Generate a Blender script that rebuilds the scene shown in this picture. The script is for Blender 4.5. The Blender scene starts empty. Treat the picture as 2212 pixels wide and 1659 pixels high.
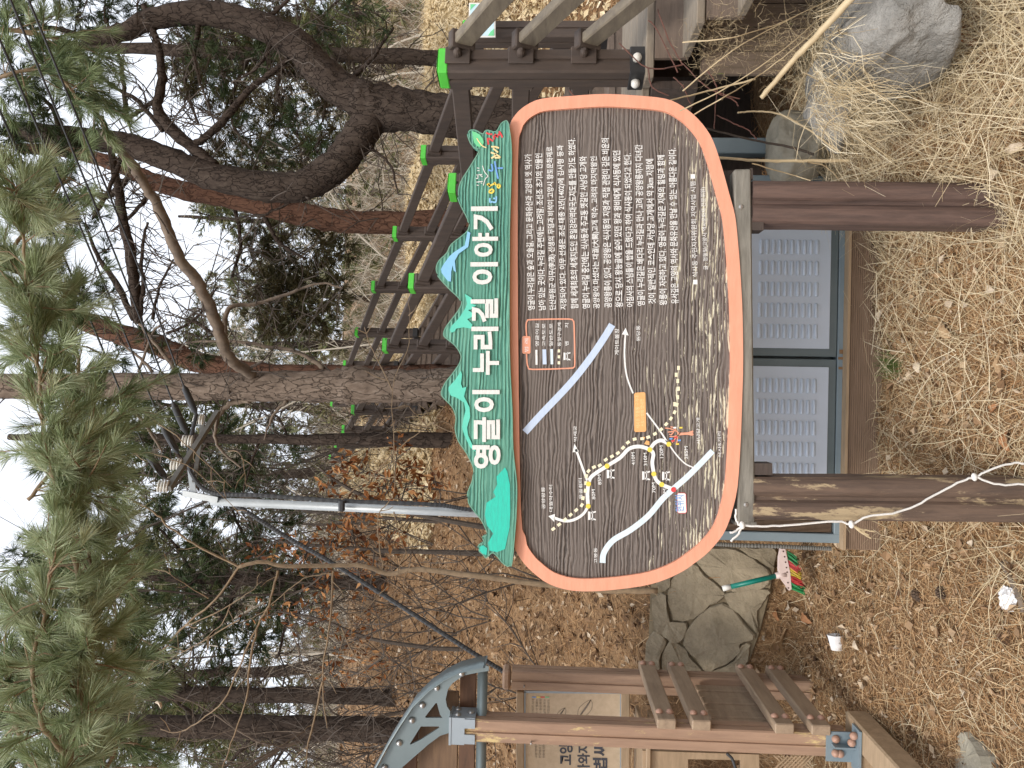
import bpy, bmesh, math, random
import numpy as np
from mathutils import Vector, Matrix
from mathutils import noise as mnoise
from mathutils.geometry import tessellate_polygon

rng = np.random.default_rng(7)
random.seed(7)
SC = bpy.context.scene
COL = SC.collection
RAD = math.radians

# ------------------------------------------------------------------ camera
# The photograph was taken with the phone held upright, so the picture lies on its side.
FOC = 1661.0                       # focal length in units of a 2212 px wide picture
PITCH, ROLL = RAD(2.7), RAD(1.1)
EYE = np.array([0.0, 0.0, 1.6])
F_ = np.array([0, math.cos(PITCH), math.sin(PITCH)])
U0 = np.array([0, -math.sin(PITCH), math.cos(PITCH)])
R0 = np.array([1.0, 0, 0])
R_ = R0*math.cos(ROLL) + U0*math.sin(ROLL)
U_ = U0*math.cos(ROLL) - R0*math.sin(ROLL)
cam_d = bpy.data.cameras.new('camera')
cam = bpy.data.objects.new('camera', cam_d); COL.objects.link(cam)
cam_d.sensor_fit = 'HORIZONTAL'; cam_d.sensor_width = 36.0; cam_d.lens = 36.0*FOC/2212
cam_d.clip_start = 0.05; cam_d.clip_end = 2000
m = Matrix.Identity(4)
for i in range(3):
    m[i][0] = -U_[i]; m[i][1] = R_[i]; m[i][2] = -F_[i]; m[i][3] = EYE[i]
cam.matrix_world = m
SC.camera = cam

SC.cycles.use_denoising = True
SC.cycles.denoising_input_passes = 'RGB_ALBEDO_NORMAL'
SC.cycles.max_bounces = 6
# ------------------------------------------------------------------ sky, sun, exposure
SUN_EL, SUN_AZ = RAD(48), RAD(198)      # azimuth clockwise from +Y: behind the camera
w = bpy.data.worlds.new('World'); SC.world = w; w.use_nodes = True
nt = w.node_tree; nt.nodes.clear()
sky = nt.nodes.new('ShaderNodeTexSky'); sky.sky_type = 'NISHITA'; sky.sun_disc = False
sky.sun_elevation = SUN_EL; sky.sun_rotation = SUN_AZ
sky.air_density = 1.0; sky.dust_density = 4.0; sky.ozone_density = 1.0
bg = nt.nodes.new('ShaderNodeBackground'); bg.inputs['Strength'].default_value = 0.15
wo = nt.nodes.new('ShaderNodeOutputWorld')
veil = nt.nodes.new('ShaderNodeMix'); veil.data_type = 'RGBA'; veil.inputs[0].default_value = .72   # thin bright cloud over the whole sky
veil.inputs[7].default_value = (5.9, 6.05, 6.3, 1); nt.links.new(sky.outputs[0], veil.inputs[6]); nt.links.new(veil.outputs[2], bg.inputs[0]); nt.links.new(bg.outputs[0], wo.inputs[0])
sun_d = bpy.data.lights.new('sun', 'SUN'); sun_d.energy = 1.15; sun_d.angle = RAD(14); sun_d.color = (1, .95, .88)
sun = bpy.data.objects.new('sun', sun_d); COL.objects.link(sun)
sd = Vector((math.sin(SUN_AZ)*math.cos(SUN_EL), math.cos(SUN_AZ)*math.cos(SUN_EL), math.sin(SUN_EL)))
sun.rotation_euler = sd.to_track_quat('Z', 'Y').to_euler()
SC.view_settings.view_transform = 'Standard'; SC.view_settings.look = 'None'
SC.view_settings.exposure = 0.78; SC.view_settings.gamma = 1.0
SC.view_settings.use_curve_mapping = False

# ------------------------------------------------------------------ geometry helpers
def ray(tx, ty):
    return F_ + (tx-1106.0)/FOC*(-U_) + (829.5-ty)/FOC*R_
def PY(tx, ty, Y):                      # where the line of sight meets the upright plane y = Y
    d = ray(tx, ty); return EYE + d*(Y/d[1])
def nrm(v):
    v = np.asarray(v, float); return v/max(np.linalg.norm(v), 1e-9)
def arr(l): return np.array(l, float)

class MB:                               # gathers shapes into one mesh
    def __init__(s): s.v = []; s.f = []; s.n = 0
    def add(s, v, f):
        v = [tuple(map(float, p)) for p in v]
        s.v += v; s.f += [tuple(i+s.n for i in q) for q in f]; s.n += len(v); return s
    def box(s, c, size, X=(1, 0, 0), Yv=(0, 1, 0), Z=(0, 0, 1), ch=0.0):
        c = arr(c); X = nrm(X)*size[0]/2; Yv = nrm(Yv)*size[1]/2; Z = nrm(Z)*size[2]/2
        if ch <= 0:
            v = [c+sx*X+sy*Yv+sz*Z for sz in (-1, 1) for sy in (-1, 1) for sx in (-1, 1)]
            return s.add(v, [(0, 2, 3, 1), (4, 5, 7, 6), (0, 1, 5, 4), (2, 6, 7, 3), (0, 4, 6, 2), (1, 3, 7, 5)])
        bm = bmesh.new(); bmesh.ops.create_cube(bm, size=2)
        hs = (size[0]/2, size[1]/2, size[2]/2)
        for q in bm.verts: q.co = Vector((q.co.x*hs[0], q.co.y*hs[1], q.co.z*hs[2]))
        bmesh.ops.bevel(bm, geom=list(bm.edges), offset=ch, segments=1, affect='EDGES')
        xd, yd, zd = nrm(X), nrm(Yv), nrm(Z); bm.verts.index_update()
        s.add([c+q.co.x*xd+q.co.y*yd+q.co.z*zd for q in bm.verts], [[q.index for q in fc.verts] for fc in bm.faces])
        bm.free(); return s
    def beam(s, a, b, wd, hd, up=(0, 0, 1), ch=0.0):
        a = arr(a); b = arr(b); d = nrm(b-a); side = nrm(np.cross(d, up)); u = np.cross(side, d)
        return s.box((a+b)/2, (np.linalg.norm(b-a), wd, hd), d, side, u, ch)
    def tube(s, pts, rad, n=8, jit=0.0, caps=True):
        pts = arr(pts); k = len(pts); rad = np.broadcast_to(rad, (k,)).astype(float)
        t = np.gradient(pts, axis=0); t /= np.linalg.norm(t, axis=1)[:, None]+1e-9
        ref = nrm(np.cross(t[0], (0.3, 0.2, 1) if abs(t[0][2]) < .9 else (1, 0.1, 0)))
        V = []; a = np.arange(n)*2*math.pi/n
        for i in range(k):
            ref = nrm(ref - t[i]*np.dot(ref, t[i])); b = np.cross(t[i], ref)
            r = rad[i]*(1+(rng.normal(0, jit, n) if jit else 0))
            V += list(pts[i] + (np.cos(a)*r)[:, None]*ref + (np.sin(a)*r)[:, None]*b)
        f = [(i*n+j, i*n+(j+1) % n, (i+1)*n+(j+1) % n, (i+1)*n+j) for i in range(k-1) for j in range(n)]
        if caps: f += [tuple(range(n))[::-1], tuple((k-1)*n+j for j in range(n))]
        return s.add(V, f)
    def lathe(s, a, ax, prof, n=12):    # prof: (distance along the axis, radius)
        a = arr(a); ax = nrm(ax)
        return s.tube([a+ax*p[0] for p in prof], [max(p[1], 1e-4) for p in prof], n)
    def prism(s, pts, off, holes=()):   # planar outline pushed by off
        off = arr(off); loops = [list(map(arr, pts))]+[list(map(arr, h)) for h in holes]
        flat = [p for l in loops for p in l]; n = len(flat)
        tris = tessellate_polygon([[Vector(p) for p in l] for l in loops])
        f = [tuple(t) for t in tris]+[tuple(i+n for i in t[::-1]) for t in tris]; b = 0
        for l in loops:
            k = len(l)
            f += [(b+i, b+(i+1) % k, n+b+(i+1) % k, n+b+i) for i in range(k)]; b += k
        return s.add(flat+[p+off for p in flat], f)

def put(o, parent=None, mat=None, kind=None):
    COL.objects.link(o)
    if parent is not None: o.parent = parent
    if mat is not None and o.type == 'MESH': o.data.materials.append(mat)
    if kind: o['kind'] = kind
    return o
def wloc(p):
    l = Vector((0, 0, 0))
    while p is not None: l = l + p.location; p = p.parent
    return l
def build(name, mb, mat, parent=None, smooth=False, kind=None, origin=None):
    """world-space shape -> one mesh object under parent (parents are never rotated)"""
    me = bpy.data.meshes.new(name)
    base = wloc(parent); loc = Vector(origin)-base if origin is not None else Vector((0, 0, 0))
    o0 = base+loc
    me.from_pydata([(p[0]-o0.x, p[1]-o0.y, p[2]-o0.z) for p in mb.v], [], mb.f); me.update()
    bm = bmesh.new(); bm.from_mesh(me); bmesh.ops.recalc_face_normals(bm, faces=bm.faces); bm.to_mesh(me); bm.free()
    if smooth: me.polygons.foreach_set('use_smooth', np.ones(len(me.polygons), bool))
    o = bpy.data.objects.new(name, me); o.location = loc
    return put(o, parent, mat, kind)
def build_local(name, mb, mat, parent, loc, smooth=False):
    """shape given round its own origin; loc is relative to the parent"""
    o = build(name, mb, mat, None, smooth); o.parent = parent; o.location = Vector(loc); return o
def copy_mesh(name, src, loc, parent, rot=None, scale=None):
    o = bpy.data.objects.new(name, src.data); o.location = Vector(loc)-wloc(parent)
    if rot is not None: o.rotation_euler = rot
    if scale is not None: o.scale = scale
    return put(o, parent)
def tag(o, label, cat, group=None):
    o['label'] = label; o['category'] = cat
    if group: o['group'] = group
    return o
def thing(name, label, cat, loc, group=None):
    o = bpy.data.objects.new(name, None); COL.objects.link(o); o.location = Vector(loc); o.empty_display_size = .1
    return tag(o, label, cat, group)

def big_mesh(name, V, nper, mat, parent=None, tint=None, kind=None):
    """many alike polygons with nper corners each; V is (count*nper, 3)"""
    V = np.ascontiguousarray(V, dtype=np.float32); n = len(V)//nper
    b = wloc(parent); V = V-np.array([b.x, b.y, b.z], np.float32)
    me = bpy.data.meshes.new(name)
    me.vertices.add(len(V)); me.vertices.foreach_set('co', V.ravel())
    me.loops.add(n*nper); me.loops.foreach_set('vertex_index', np.arange(n*nper, dtype=np.int32))
    me.polygons.add(n); me.polygons.foreach_set('loop_start', np.arange(0, n*nper, nper, dtype=np.int32))
    if tint is not None:
        at = me.attributes.new('tint', 'FLOAT', 'FACE'); at.data.foreach_set('value', np.asarray(tint, np.float32))
    me.update(calc_edges=True)
    o = bpy.data.objects.new(name, me)
    return put(o, parent, mat, kind)

# ------------------------------------------------------------------ materials
def nodes(name):
    mt = bpy.data.materials.new(name); mt.use_nodes = True
    t = mt.node_tree; b = t.nodes['Principled BSDF']; return mt, t, b
def N(t, typ, **kw):
    n = t.nodes.new(typ)
    for k, v in kw.items(): setattr(n, k, v)
    return n
def ramp(t, stops):
    r = N(t, 'ShaderNodeValToRGB'); e = r.color_ramp.elements
    while len(e) < len(stops): e.new(0.5)
    for q, (p, c) in zip(e, stops): q.position = p; q.color = (c[0], c[1], c[2], 1)
    return r
def coords(t, stretch=(1, 1, 1)):
    c = N(t, 'ShaderNodeTexCoord'); mp = N(t, 'ShaderNodeMapping'); mp.inputs['Scale'].default_value = stretch
    t.links.new(c.outputs['Object'], mp.inputs[0]); return mp.outputs[0]
def noise(t, vec, scale, detail=4, rough=.6, dist=0):
    n = N(t, 'ShaderNodeTexNoise'); n.inputs['Scale'].default_value = scale; n.inputs['Detail'].default_value = detail
    n.inputs['Roughness'].default_value = rough; n.inputs['Distortion'].default_value = dist
    t.links.new(vec, n.inputs['Vector']); return n.outputs['Fac']
def mix(t, f, a, b, mode='MIX'):
    n = N(t, 'ShaderNodeMix', data_type='RGBA', blend_type=mode)
    for s, v in ((n.inputs[0], f), (n.inputs[6], a), (n.inputs[7], b)):
        if hasattr(v, 'is_linked'): t.links.new(v, s)
        elif isinstance(v, (int, float)): s.default_value = v
        else: s.default_value = (v[0], v[1], v[2], 1)
    return n.outputs[2]
def bumpit(t, b, h, strength, dist=.01):
    n = N(t, 'ShaderNodeBump'); n.inputs['Strength'].default_value = strength; n.inputs['Distance'].default_value = dist
    t.links.new(h, n.inputs['Height']); t.links.new(n.outputs[0], b.inputs['Normal'])
def M(name, c1, c2=None, scale=8, stretch=(1, 1, 1), rough=.7, bump=.2, metal=0, lo=.35, hi=.65, dist=.004):
    mt, t, b = nodes(name); c2 = c2 or tuple(x*.75 for x in c1)
    v = coords(t, stretch); f = noise(t, v, scale, 6, .65)
    r = ramp(t, [(lo, c1), (hi, c2)]); t.links.new(f, r.inputs[0]); t.links.new(r.outputs[0], b.inputs['Base Color'])
    b.inputs['Roughness'].default_value = rough; b.inputs['Metallic'].default_value = metal
    if bump: bumpit(t, b, noise(t, v, scale*3, 5, .7), bump, dist)
    return mt
def Mtint(name, cols, rough=.75, trans=0.0):
    mt, t, b = nodes(name); a = N(t, 'ShaderNodeAttribute', attribute_name='tint')
    r = ramp(t, [(i/(len(cols)-1), c) for i, c in enumerate(cols)])
    t.links.new(a.outputs['Fac'], r.inputs[0]); t.links.new(r.outputs[0], b.inputs['Base Color'])
    b.inputs['Roughness'].default_value = rough; b.inputs['Specular IOR Level'].default_value = .25
    if trans:
        tr = N(t, 'ShaderNodeBsdfTranslucent'); t.links.new(r.outputs[0], tr.inputs[0])
        ms = N(t, 'ShaderNodeMixShader'); ms.inputs[0].default_value = trans
        out = [q for q in t.nodes if q.type == 'OUTPUT_MATERIAL'][0]
        t.links.new(b.outputs[0], ms.inputs[1]); t.links.new(tr.outputs[0], ms.inputs[2]); t.links.new(ms.outputs[0], out.inputs[0])
    return mt
def Mwood(name, base, dark, grain=(1, 12, 12), wear=None, wear_amt=.62, scale=6, rough=.7, bump=.35):
    """painted or stained timber with grain along the axis whose stretch is small"""
    mt, t, b = nodes(name); v = coords(t, grain)
    f = noise(t, v, scale, 8, .7, .4); r = ramp(t, [(.3, dark), (.62, base)]); t.links.new(f, r.inputs[0]); c = r.outputs[0]
    if wear:
        wv = coords(t, tuple(g*.45+.6 for g in grain)); wn = noise(t, wv, scale*.8, 8, .75)
        wr = ramp(t, [(wear_amt, (0, 0, 0)), (wear_amt+.05, (1, 1, 1))]); t.links.new(wn, wr.inputs[0]); c = mix(t, wr.outputs[0], c, wear)
    t.links.new(c, b.inputs['Base Color']); b.inputs['Roughness'].default_value = rough
    bumpit(t, b, f, bump, .006); return mt
def Mbark(name, c1, c2, c3, sc=14):
    mt, t, b = nodes(name); v = coords(t, (1, 1, .45))
    nn = N(t, 'ShaderNodeTexVoronoi', feature='DISTANCE_TO_EDGE'); nn.inputs['Scale'].default_value = sc
    wob = N(t, 'ShaderNodeTexNoise'); wob.inputs['Scale'].default_value = 9; wob.inputs['Detail'].default_value = 6; t.links.new(v, wob.inputs['Vector'])
    ad = N(t, 'ShaderNodeVectorMath', operation='MULTIPLY_ADD'); ad.inputs[1].default_value = (.25, .25, .25)
    t.links.new(wob.outputs['Color'], ad.inputs[0]); t.links.new(v, ad.inputs[2]); t.links.new(ad.outputs[0], nn.inputs['Vector'])
    f = noise(t, v, 22, 8, .75)
    cr = ramp(t, [(.3, c2), (.55, c1), (.75, c3)]); t.links.new(f, cr.inputs[0])
    er = ramp(t, [(0, (.45, .45, .45)), (.06, (1, 1, 1))]); t.links.new(nn.outputs['Distance'], er.inputs[0])
    t.links.new(mix(t, er.outputs[0], tuple(x*.4 for x in c2), cr.outputs[0]), b.inputs['Base Color'])
    b.inputs['Roughness'].default_value = .95; b.inputs['Specular IOR Level'].default_value = .1
    hh = N(t, 'ShaderNodeMath', operation='MULTIPLY_ADD'); hh.inputs[1].default_value = .5; t.links.new(f, hh.inputs[0]); t.links.new(er.outputs[0], hh.inputs[2])
    bumpit(t, b, hh.outputs[0], .9, .02); return mt
def Mboard(name, cols, wear=None, freq=95, wear_z=None, bump=.8, blotch=None, warp=26.0):
    """deep brushed timber: ridges run along x and wander with the knots"""
    mt, t, b = nodes(name); v = coords(t)
    tc = N(t, 'ShaderNodeSeparateXYZ'); t.links.new(v, tc.inputs[0])
    big = noise(t, coords(t, (.7, 1, 4)), 1.6, 3, .5, .3); mid = noise(t, coords(t, (2.2, 1, 9)), 2.0, 4, .6, .6)
    def mth(op, a, bb):
        n = N(t, 'ShaderNodeMath', operation=op)
        for s, q in ((n.inputs[0], a), (n.inputs[1], bb)):
            if hasattr(q, 'is_linked'): t.links.new(q, s)
            else: s.default_value = q
        return n.outputs[0]
    ph = mth('ADD', mth('MULTIPLY', tc.outputs['Z'], freq*math.pi), mth('ADD', mth('MULTIPLY', big, warp), mth('MULTIPLY', mid, warp*.75)))
    s = mth('ADD', mth('MULTIPLY', mth('SINE', ph, 0), .5), .5)
    fine = noise(t, coords(t, (2, 1, 60)), 5, 6, .7)
    am = ramp(t, [(.36, (.1, .1, .1)), (.6, (1, 1, 1))]); t.links.new(noise(t, coords(t, (.5, 1, 6)), 3.1, 4, .6), am.inputs[0])
    hgt = mth('ADD', mth('MULTIPLY', mth('ADD', mth('MULTIPLY', mth('SUBTRACT', s, .55), am.outputs[0]), .55), .75), mth('MULTIPLY', mth('SUBTRACT', fine, .1), .5))
    r = ramp(t, [(.1, cols[0]), (.38, cols[1]), (.75, cols[2])]); t.links.new(hgt, r.inputs[0]); c = r.outputs[0]
    if blotch:
        bn = noise(t, coords(t, (1.2, 1, 3)), 2.2, 4, .6); br = ramp(t, [(.42, (0, 0, 0)), (.68, (1, 1, 1))]); t.links.new(bn, br.inputs[0])
        bm_ = mth('MULTIPLY', br.outputs[0], .65); c = mix(t, bm_, c, blotch)
        c = mix(t, mth('MULTIPLY', mth('SUBTRACT', .3, mth('MINIMUM', hgt, .3)), 2.4), c, cols[0])
    if wear:
        wn = noise(t, coords(t, (1.3, 1, 10)), 4.5, 8, .75, .5)
        zr = N(t, 'ShaderNodeMapRange'); t.links.new(tc.outputs['Z'], zr.inputs[0])
        zr.inputs[1].default_value = wear_z[0]; zr.inputs[2].default_value = wear_z[1]; zr.inputs[3].default_value = .12; zr.inputs[4].default_value = -.06
        q = mth('ADD', mth('ADD', wn, zr.outputs[0]), mth('MULTIPLY', s, -.1))
        wr = ramp(t, [(.61, (0, 0, 0)), (.65, (1, 1, 1))]); t.links.new(q, wr.inputs[0]); c = mix(t, wr.outputs[0], c, wear)
    t.links.new(c, b.inputs['Base Color']); b.inputs['Roughness'].default_value = .72
    bumpit(t, b, hgt, bump, .006); return mt

mt_brown_rail = Mwood('rail_brown', (.078, .056, .044), (.048, .036, .03), (6, 6, 1.2), scale=4, bump=.15)
mt_green_cap = M('cap_green', (.10, .62, .06), (.08, .52, .05), rough=.4, bump=0)
mt_black = M('black_shoe', (.015, .015, .017), (.025, .025, .025), rough=.5, bump=.1)
mt_white = M('white_plastic', (.78, .77, .73), (.66, .65, .6), rough=.5, bump=.05)
mt_deck = Mwood('deck_plank', (.27, .225, .17), (.14, .115, .09), (1.2, 9, 9), scale=5)
mt_riser = Mwood('riser_board', (.17, .125, .095), (.10, .075, .058), (1.2, 9, 9), scale=5)
mt_skirt = Mwood('skirt_board', (.20, .15, .115), (.12, .09, .06), (9, 9, 1.2), wear=(.16, .18, .06), wear_amt=.6, scale=4)
mt_stone = M('wall_stone', (.34, .28, .19), (.18, .145, .095), 6, rough=.9, bump=1.0, dist=.02, lo=.3, hi=.7)
mt_boulder = M('boulder_grey', (.36, .345, .315), (.16, .155, .14), 9, rough=.8, bump=1.0, dist=.03, lo=.3, hi=.7)
mt_rock_pale = M('rock_pale', (.36, .33, .26), (.24, .22, .17), 7, rough=.9, bump=.6, dist=.012)
mt_door = M('door_steel', (.53, .59, .68), (.48, .545, .63), 3, (1, 1, .6), rough=.42, bump=.03)
mt_frame = M('frame_steel', (.13, .165, .175), (.10, .13, .14), 4, rough=.45, bump=.05)
mt_frame_l = M('frame_steel_light', (.21, .265, .295), (.17, .22, .25), 4, rough=.45, bump=.05)
mt_rib = Mwood('ribbed_board', (.27, .185, .125), (.19, .125, .08), (1.2, 8, 8), scale=5, bump=.2)
mt_rust = M('rust', (.30, .12, .03), (.2, .13, .07), 20, rough=.8)
mt_logpost = Mwood('log_post', (.135, .085, .068), (.055, .036, .031), (9, 9, .9), scale=4, bump=.5)
mt_logpost_worn = Mwood('log_post_worn', (.15, .10, .072), (.06, .042, .034), (7, 7, .8), wear=(.40, .31, .19), wear_amt=.55, scale=4, bump=.5)
mt_greywood = Mwood('grey_wood', (.25, .235, .20), (.13, .12, .10), (1, 10, 10), scale=6, bump=.4)
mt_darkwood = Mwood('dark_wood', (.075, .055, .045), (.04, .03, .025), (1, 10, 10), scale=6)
mt_board = Mboard('board_brown', [(.024, .019, .017), (.088, .071, .062), (.185, .155, .136)], (.60, .56, .42), 150, (1.02, 1.45))
mt_peach = M('peach_paint', (.80, .365, .24), (.74, .32, .205), 7, (1, 1, 5), rough=.6, bump=.25)
mt_teal = Mboard('teal_board', [(.007, .04, .032), (.055, .215, .16), (.16, .40, .295)], None, 150, None, 1.0, blotch=(.05, .20, .155), warp=15.0)
mt_teal_edge = M('teal_edge', (.11, .30, .22), (.17, .34, .25), 30, rough=.7)
mt_ltext = M('letter_white', (.74, .74, .71), (.55, .56, .53), 40, (1, 1, 5), rough=.6, bump=.3, lo=.45, hi=.8)
mt_print = M('print_white', (.82, .82, .80), (.60, .58, .55), 60, rough=.6, bump=0, lo=.5, hi=.85)
mt_print_dim = M('print_dim', (.66, .65, .62), (.48, .46, .43), 60, rough=.6, bump=0)
mt_skyblue = M('paint_blue', (.27, .55, .80), (.22, .50, .74), 12, rough=.6)
mt_mint = M('paint_mint', (.12, .62, .47), (.10, .55, .42), 12, rough=.6)
mt_turq = M('paint_turquoise', (.02, .56, .42), (.03, .42, .33), 22, (1, 1, 6), rough=.6, lo=.4, hi=.75)
mt_leafg = M('paint_leaf', (.16, .62, .30), (.14, .56, .26), 12, rough=.6)
mt_red = M('paint_red', (.72, .06, .07), (.62, .06, .06), 20, rough=.6, bump=0)
mt_cream = M('paint_cream', (.85, .70, .36), (.80, .62, .30), 20, rough=.6, bump=0)
mt_blue = M('paint_blue_deep', (.16, .36, .72), (.14, .33, .68), 20, rough=.6, bump=0)
mt_yellow = M('paint_yellow', (.85, .66, .10), (.8, .6, .08), 20, rough=.6, bump=0)
mt_road = M('print_road_blue', (.56, .66, .82), (.48, .58, .75), 30, (1, 1, 4), rough=.6, bump=0)
mt_road_l = M('print_road_pale', (.70, .82, .88), (.62, .74, .8), 30, rough=.6, bump=0)
mt_dash = M('print_dash', (.86, .80, .58), (.8, .74, .52), 30, rough=.6, bump=0)
mt_orange = M('print_orange', (.82, .44, .18), (.78, .40, .15), 20, rough=.6, bump=0)
mt_wood_k = Mwood('kiosk_wood', (.37, .245, .165), (.25, .16, .11), (8, 8, 1), scale=4, bump=.25)
mt_wood_kw = Mwood('kiosk_wood_worn', (.38, .245, .165), (.26, .165, .112), (7, 7, .7), wear=(.60, .46, .22), wear_amt=.57, scale=4, bump=.25)
mt_wood_kb = Mwood('kiosk_beam', (.36, .265, .18), (.24, .17, .115), (8, 1.2, 8), scale=4, bump=.25)
mt_wood_kx = Mwood('kiosk_board', (.42, .30, .19), (.28, .2, .12), (1.2, 8, 8), scale=4, bump=.25)
mt_plank_d = Mwood('gable_plank', (.17, .085, .045), (.085, .045, .028), (1.2, 9, 9), scale=4, bump=.25)
mt_steel = M('roof_steel', (.20, .245, .255), (.165, .205, .215), 3, rough=.38, bump=.03, metal=.35)
mt_shoe = M('shoe_steel', (.34, .39, .43), (.29, .34, .38), 4, rough=.4, bump=.03, metal=.2)
mt_bolt = M('bolt_steel', (.55, .55, .54), (.4, .4, .4), 20, rough=.3, bump=0, metal=.8)
mt_bolt_w = M('bolt_cap', (.42, .25, .18), (.36, .21, .15), 20, rough=.5, bump=0)
mt_panel = M('panel_paper', (.58, .455, .315), (.50, .385, .26), 30, rough=.6, bump=.05)
mt_ink = M('ink', (.06, .065, .085), (.05, .05, .06), 20, rough=.6, bump=0)
mt_ink_l = M('ink_light', (.20, .165, .13), (.16, .13, .1), 20, rough=.6, bump=0)
mt_pole = M('galvanised', (.50, .53, .54), (.42, .45, .46), 9, rough=.45, bump=.05, metal=.3)
mt_conduit = M('conduit', (.03, .032, .036), (.045, .047, .05), 20, rough=.6, bump=.1)
mt_conduit_g = M('conduit_grey', (.17, .165, .15), (.13, .125, .11), 20, rough=.7, bump=.1)
mt_porc = M('porcelain', (.80, .78, .72), (.72, .70, .64), 10, rough=.2, bump=0)
mt_rope = M('rope', (.80, .79, .76), (.64, .62, .58), 300, rough=.85, bump=.3)
mt_bark = Mbark('bark_grey', (.20, .155, .122), (.10, .076, .06), (.30, .25, .205))
mt_bark_d = Mbark('bark_dark', (.062, .047, .038), (.032, .024, .02), (.105, .085, .068))
mt_bark_r = Mbark('bark_red', (.125, .066, .044), (.065, .036, .026), (.175, .105, .072), 11)
mt_twig = M('twig_tan', (.30, .215, .13), (.2, .14, .085), 30, rough=.8, bump=.2)
mt_twig_d = M('twig_dark', (.085, .065, .05), (.05, .04, .032), 30, rough=.9, bump=.2)
mt_deadlimb = M('dead_limb', (.20, .155, .115), (.10, .075, .056), 14, (1, 1, 1), rough=.9, bump=.6)
mt_cane = M('dry_cane', (.56, .45, .28), (.44, .34, .2), 12, rough=.6, bump=.1)
mt_needle_f = Mtint('needles_front', [(.08, .12, .05), (.20, .26, .12), (.34, .41, .22), (.47, .53, .35), (.56, .58, .36)], .5, .22)
mt_needle = Mtint('needles_mid', [(.018, .034, .014), (.035, .06, .022), (.065, .095, .035), (.10, .12, .045)], .6, .15)
mt_needle_b = Mtint('needles_brown', [(.030, .032, .014), (.055, .052, .022), (.09, .075, .032), (.12, .085, .04)], .7, .15)
mt_needle_far = Mtint('needles_far', [(.055, .075, .032), (.10, .12, .05), (.17, .175, .08), (.25, .23, .12)], .8, .2)
mt_straw = Mtint('straw', [(.34, .25, .14), (.52, .415, .25), (.66, .56, .38), (.78, .70, .52)], .6, .1)
mt_litter = Mtint('needle_litter', [(.17, .085, .036), (.34, .19, .085), (.48, .31, .16), (.62, .47, .29)], .75)
mt_leaf = Mtint('dead_leaves', [(.12, .068, .038), (.25, .15, .08), (.36, .23, .13), (.47, .34, .215), (.62, .51, .38)], .75, .1)
mt_leaf_o = Mtint('oak_leaves', [(.14, .05, .02), (.25, .095, .03), (.36, .16, .055), (.45, .24, .10)], .65, .25)
mt_grass_y = Mtint('dry_slope', [(.42, .30, .16), (.60, .47, .27), (.74, .61, .39), (.82, .72, .52)], .75, .1)
mt_brush = Mtint('brushwood', [(.16, .13, .10), (.28, .24, .19), (.42, .375, .30), (.58, .53, .44)], .85)
mt_tuft = Mtint('green_tuft', [(.06, .12, .03), (.12, .2, .05), (.2, .27, .09)], .6, .2)
mt_bigleaf = M('big_leaf', (.52, .37, .22), (.36, .23, .12), 18, rough=.7, bump=.4)
mt_bigleaf_p = M('big_leaf_pale', (.66, .56, .43), (.5, .4, .29), 18, rough=.7, bump=.4)
mt_bigleaf_r = M('big_leaf_rust', (.42, .2, .085), (.3, .14, .06), 18, rough=.7, bump=.4)
mt_broom_h = M('broom_pink', (.76, .62, .58), (.68, .54, .5), 12, rough=.45, bump=.05)
mt_handle = M('broom_green', (.0, .20, .15), (.0, .17, .13), 12, rough=.35, bump=0)
mt_bg = M('bristle_green', (.02, .26, .08), (.02, .2, .06), 60, (8, 8, 1), rough=.6)
mt_br = M('bristle_red', (.55, .05, .05), (.42, .04, .04), 60, rough=.6)
mt_by = M('bristle_yellow', (.62, .45, .04), (.5, .36, .03), 60, rough=.6)
mt_cup = M('paper_white', (.82, .82, .82), (.72, .72, .73), 14, rough=.7, bump=.1)
mt_cone = M('pine_cone', (.13, .085, .055), (.07, .045, .03), 30, rough=.8, bump=.4)
mt_signblue = M('sign_paleblue', (.55, .74, .84), (.5, .7, .8), 6, rough=.4, bump=0)

mt_plank_t = Mwood('gable_plank_tan', (.22, .135, .075), (.12, .07, .042), (1.2, 9, 9), scale=4, bump=.25)
# soil
mt_soil, t, b = nodes('soil')
v = coords(t); r = ramp(t, [(.3, (.15, .088, .045)), (.5, (.27, .17, .09)), (.72, (.42, .285, .165))])
t.links.new(noise(t, v, 3.2, 8, .7), r.inputs[0]); fi = noise(t, v, 60, 6, .7)
r2 = ramp(t, [(.35, (.5, .45, .4)), (.65, (1.25, 1.2, 1.1))]); t.links.new(fi, r2.inputs[0])
t.links.new(mix(t, 1.0, r.outputs[0], r2.outputs[0], 'MULTIPLY'), b.inputs['Base Color']); b.inputs['Roughness'].default_value = .95
bumpit(t, b, fi, .7, .02)

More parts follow.
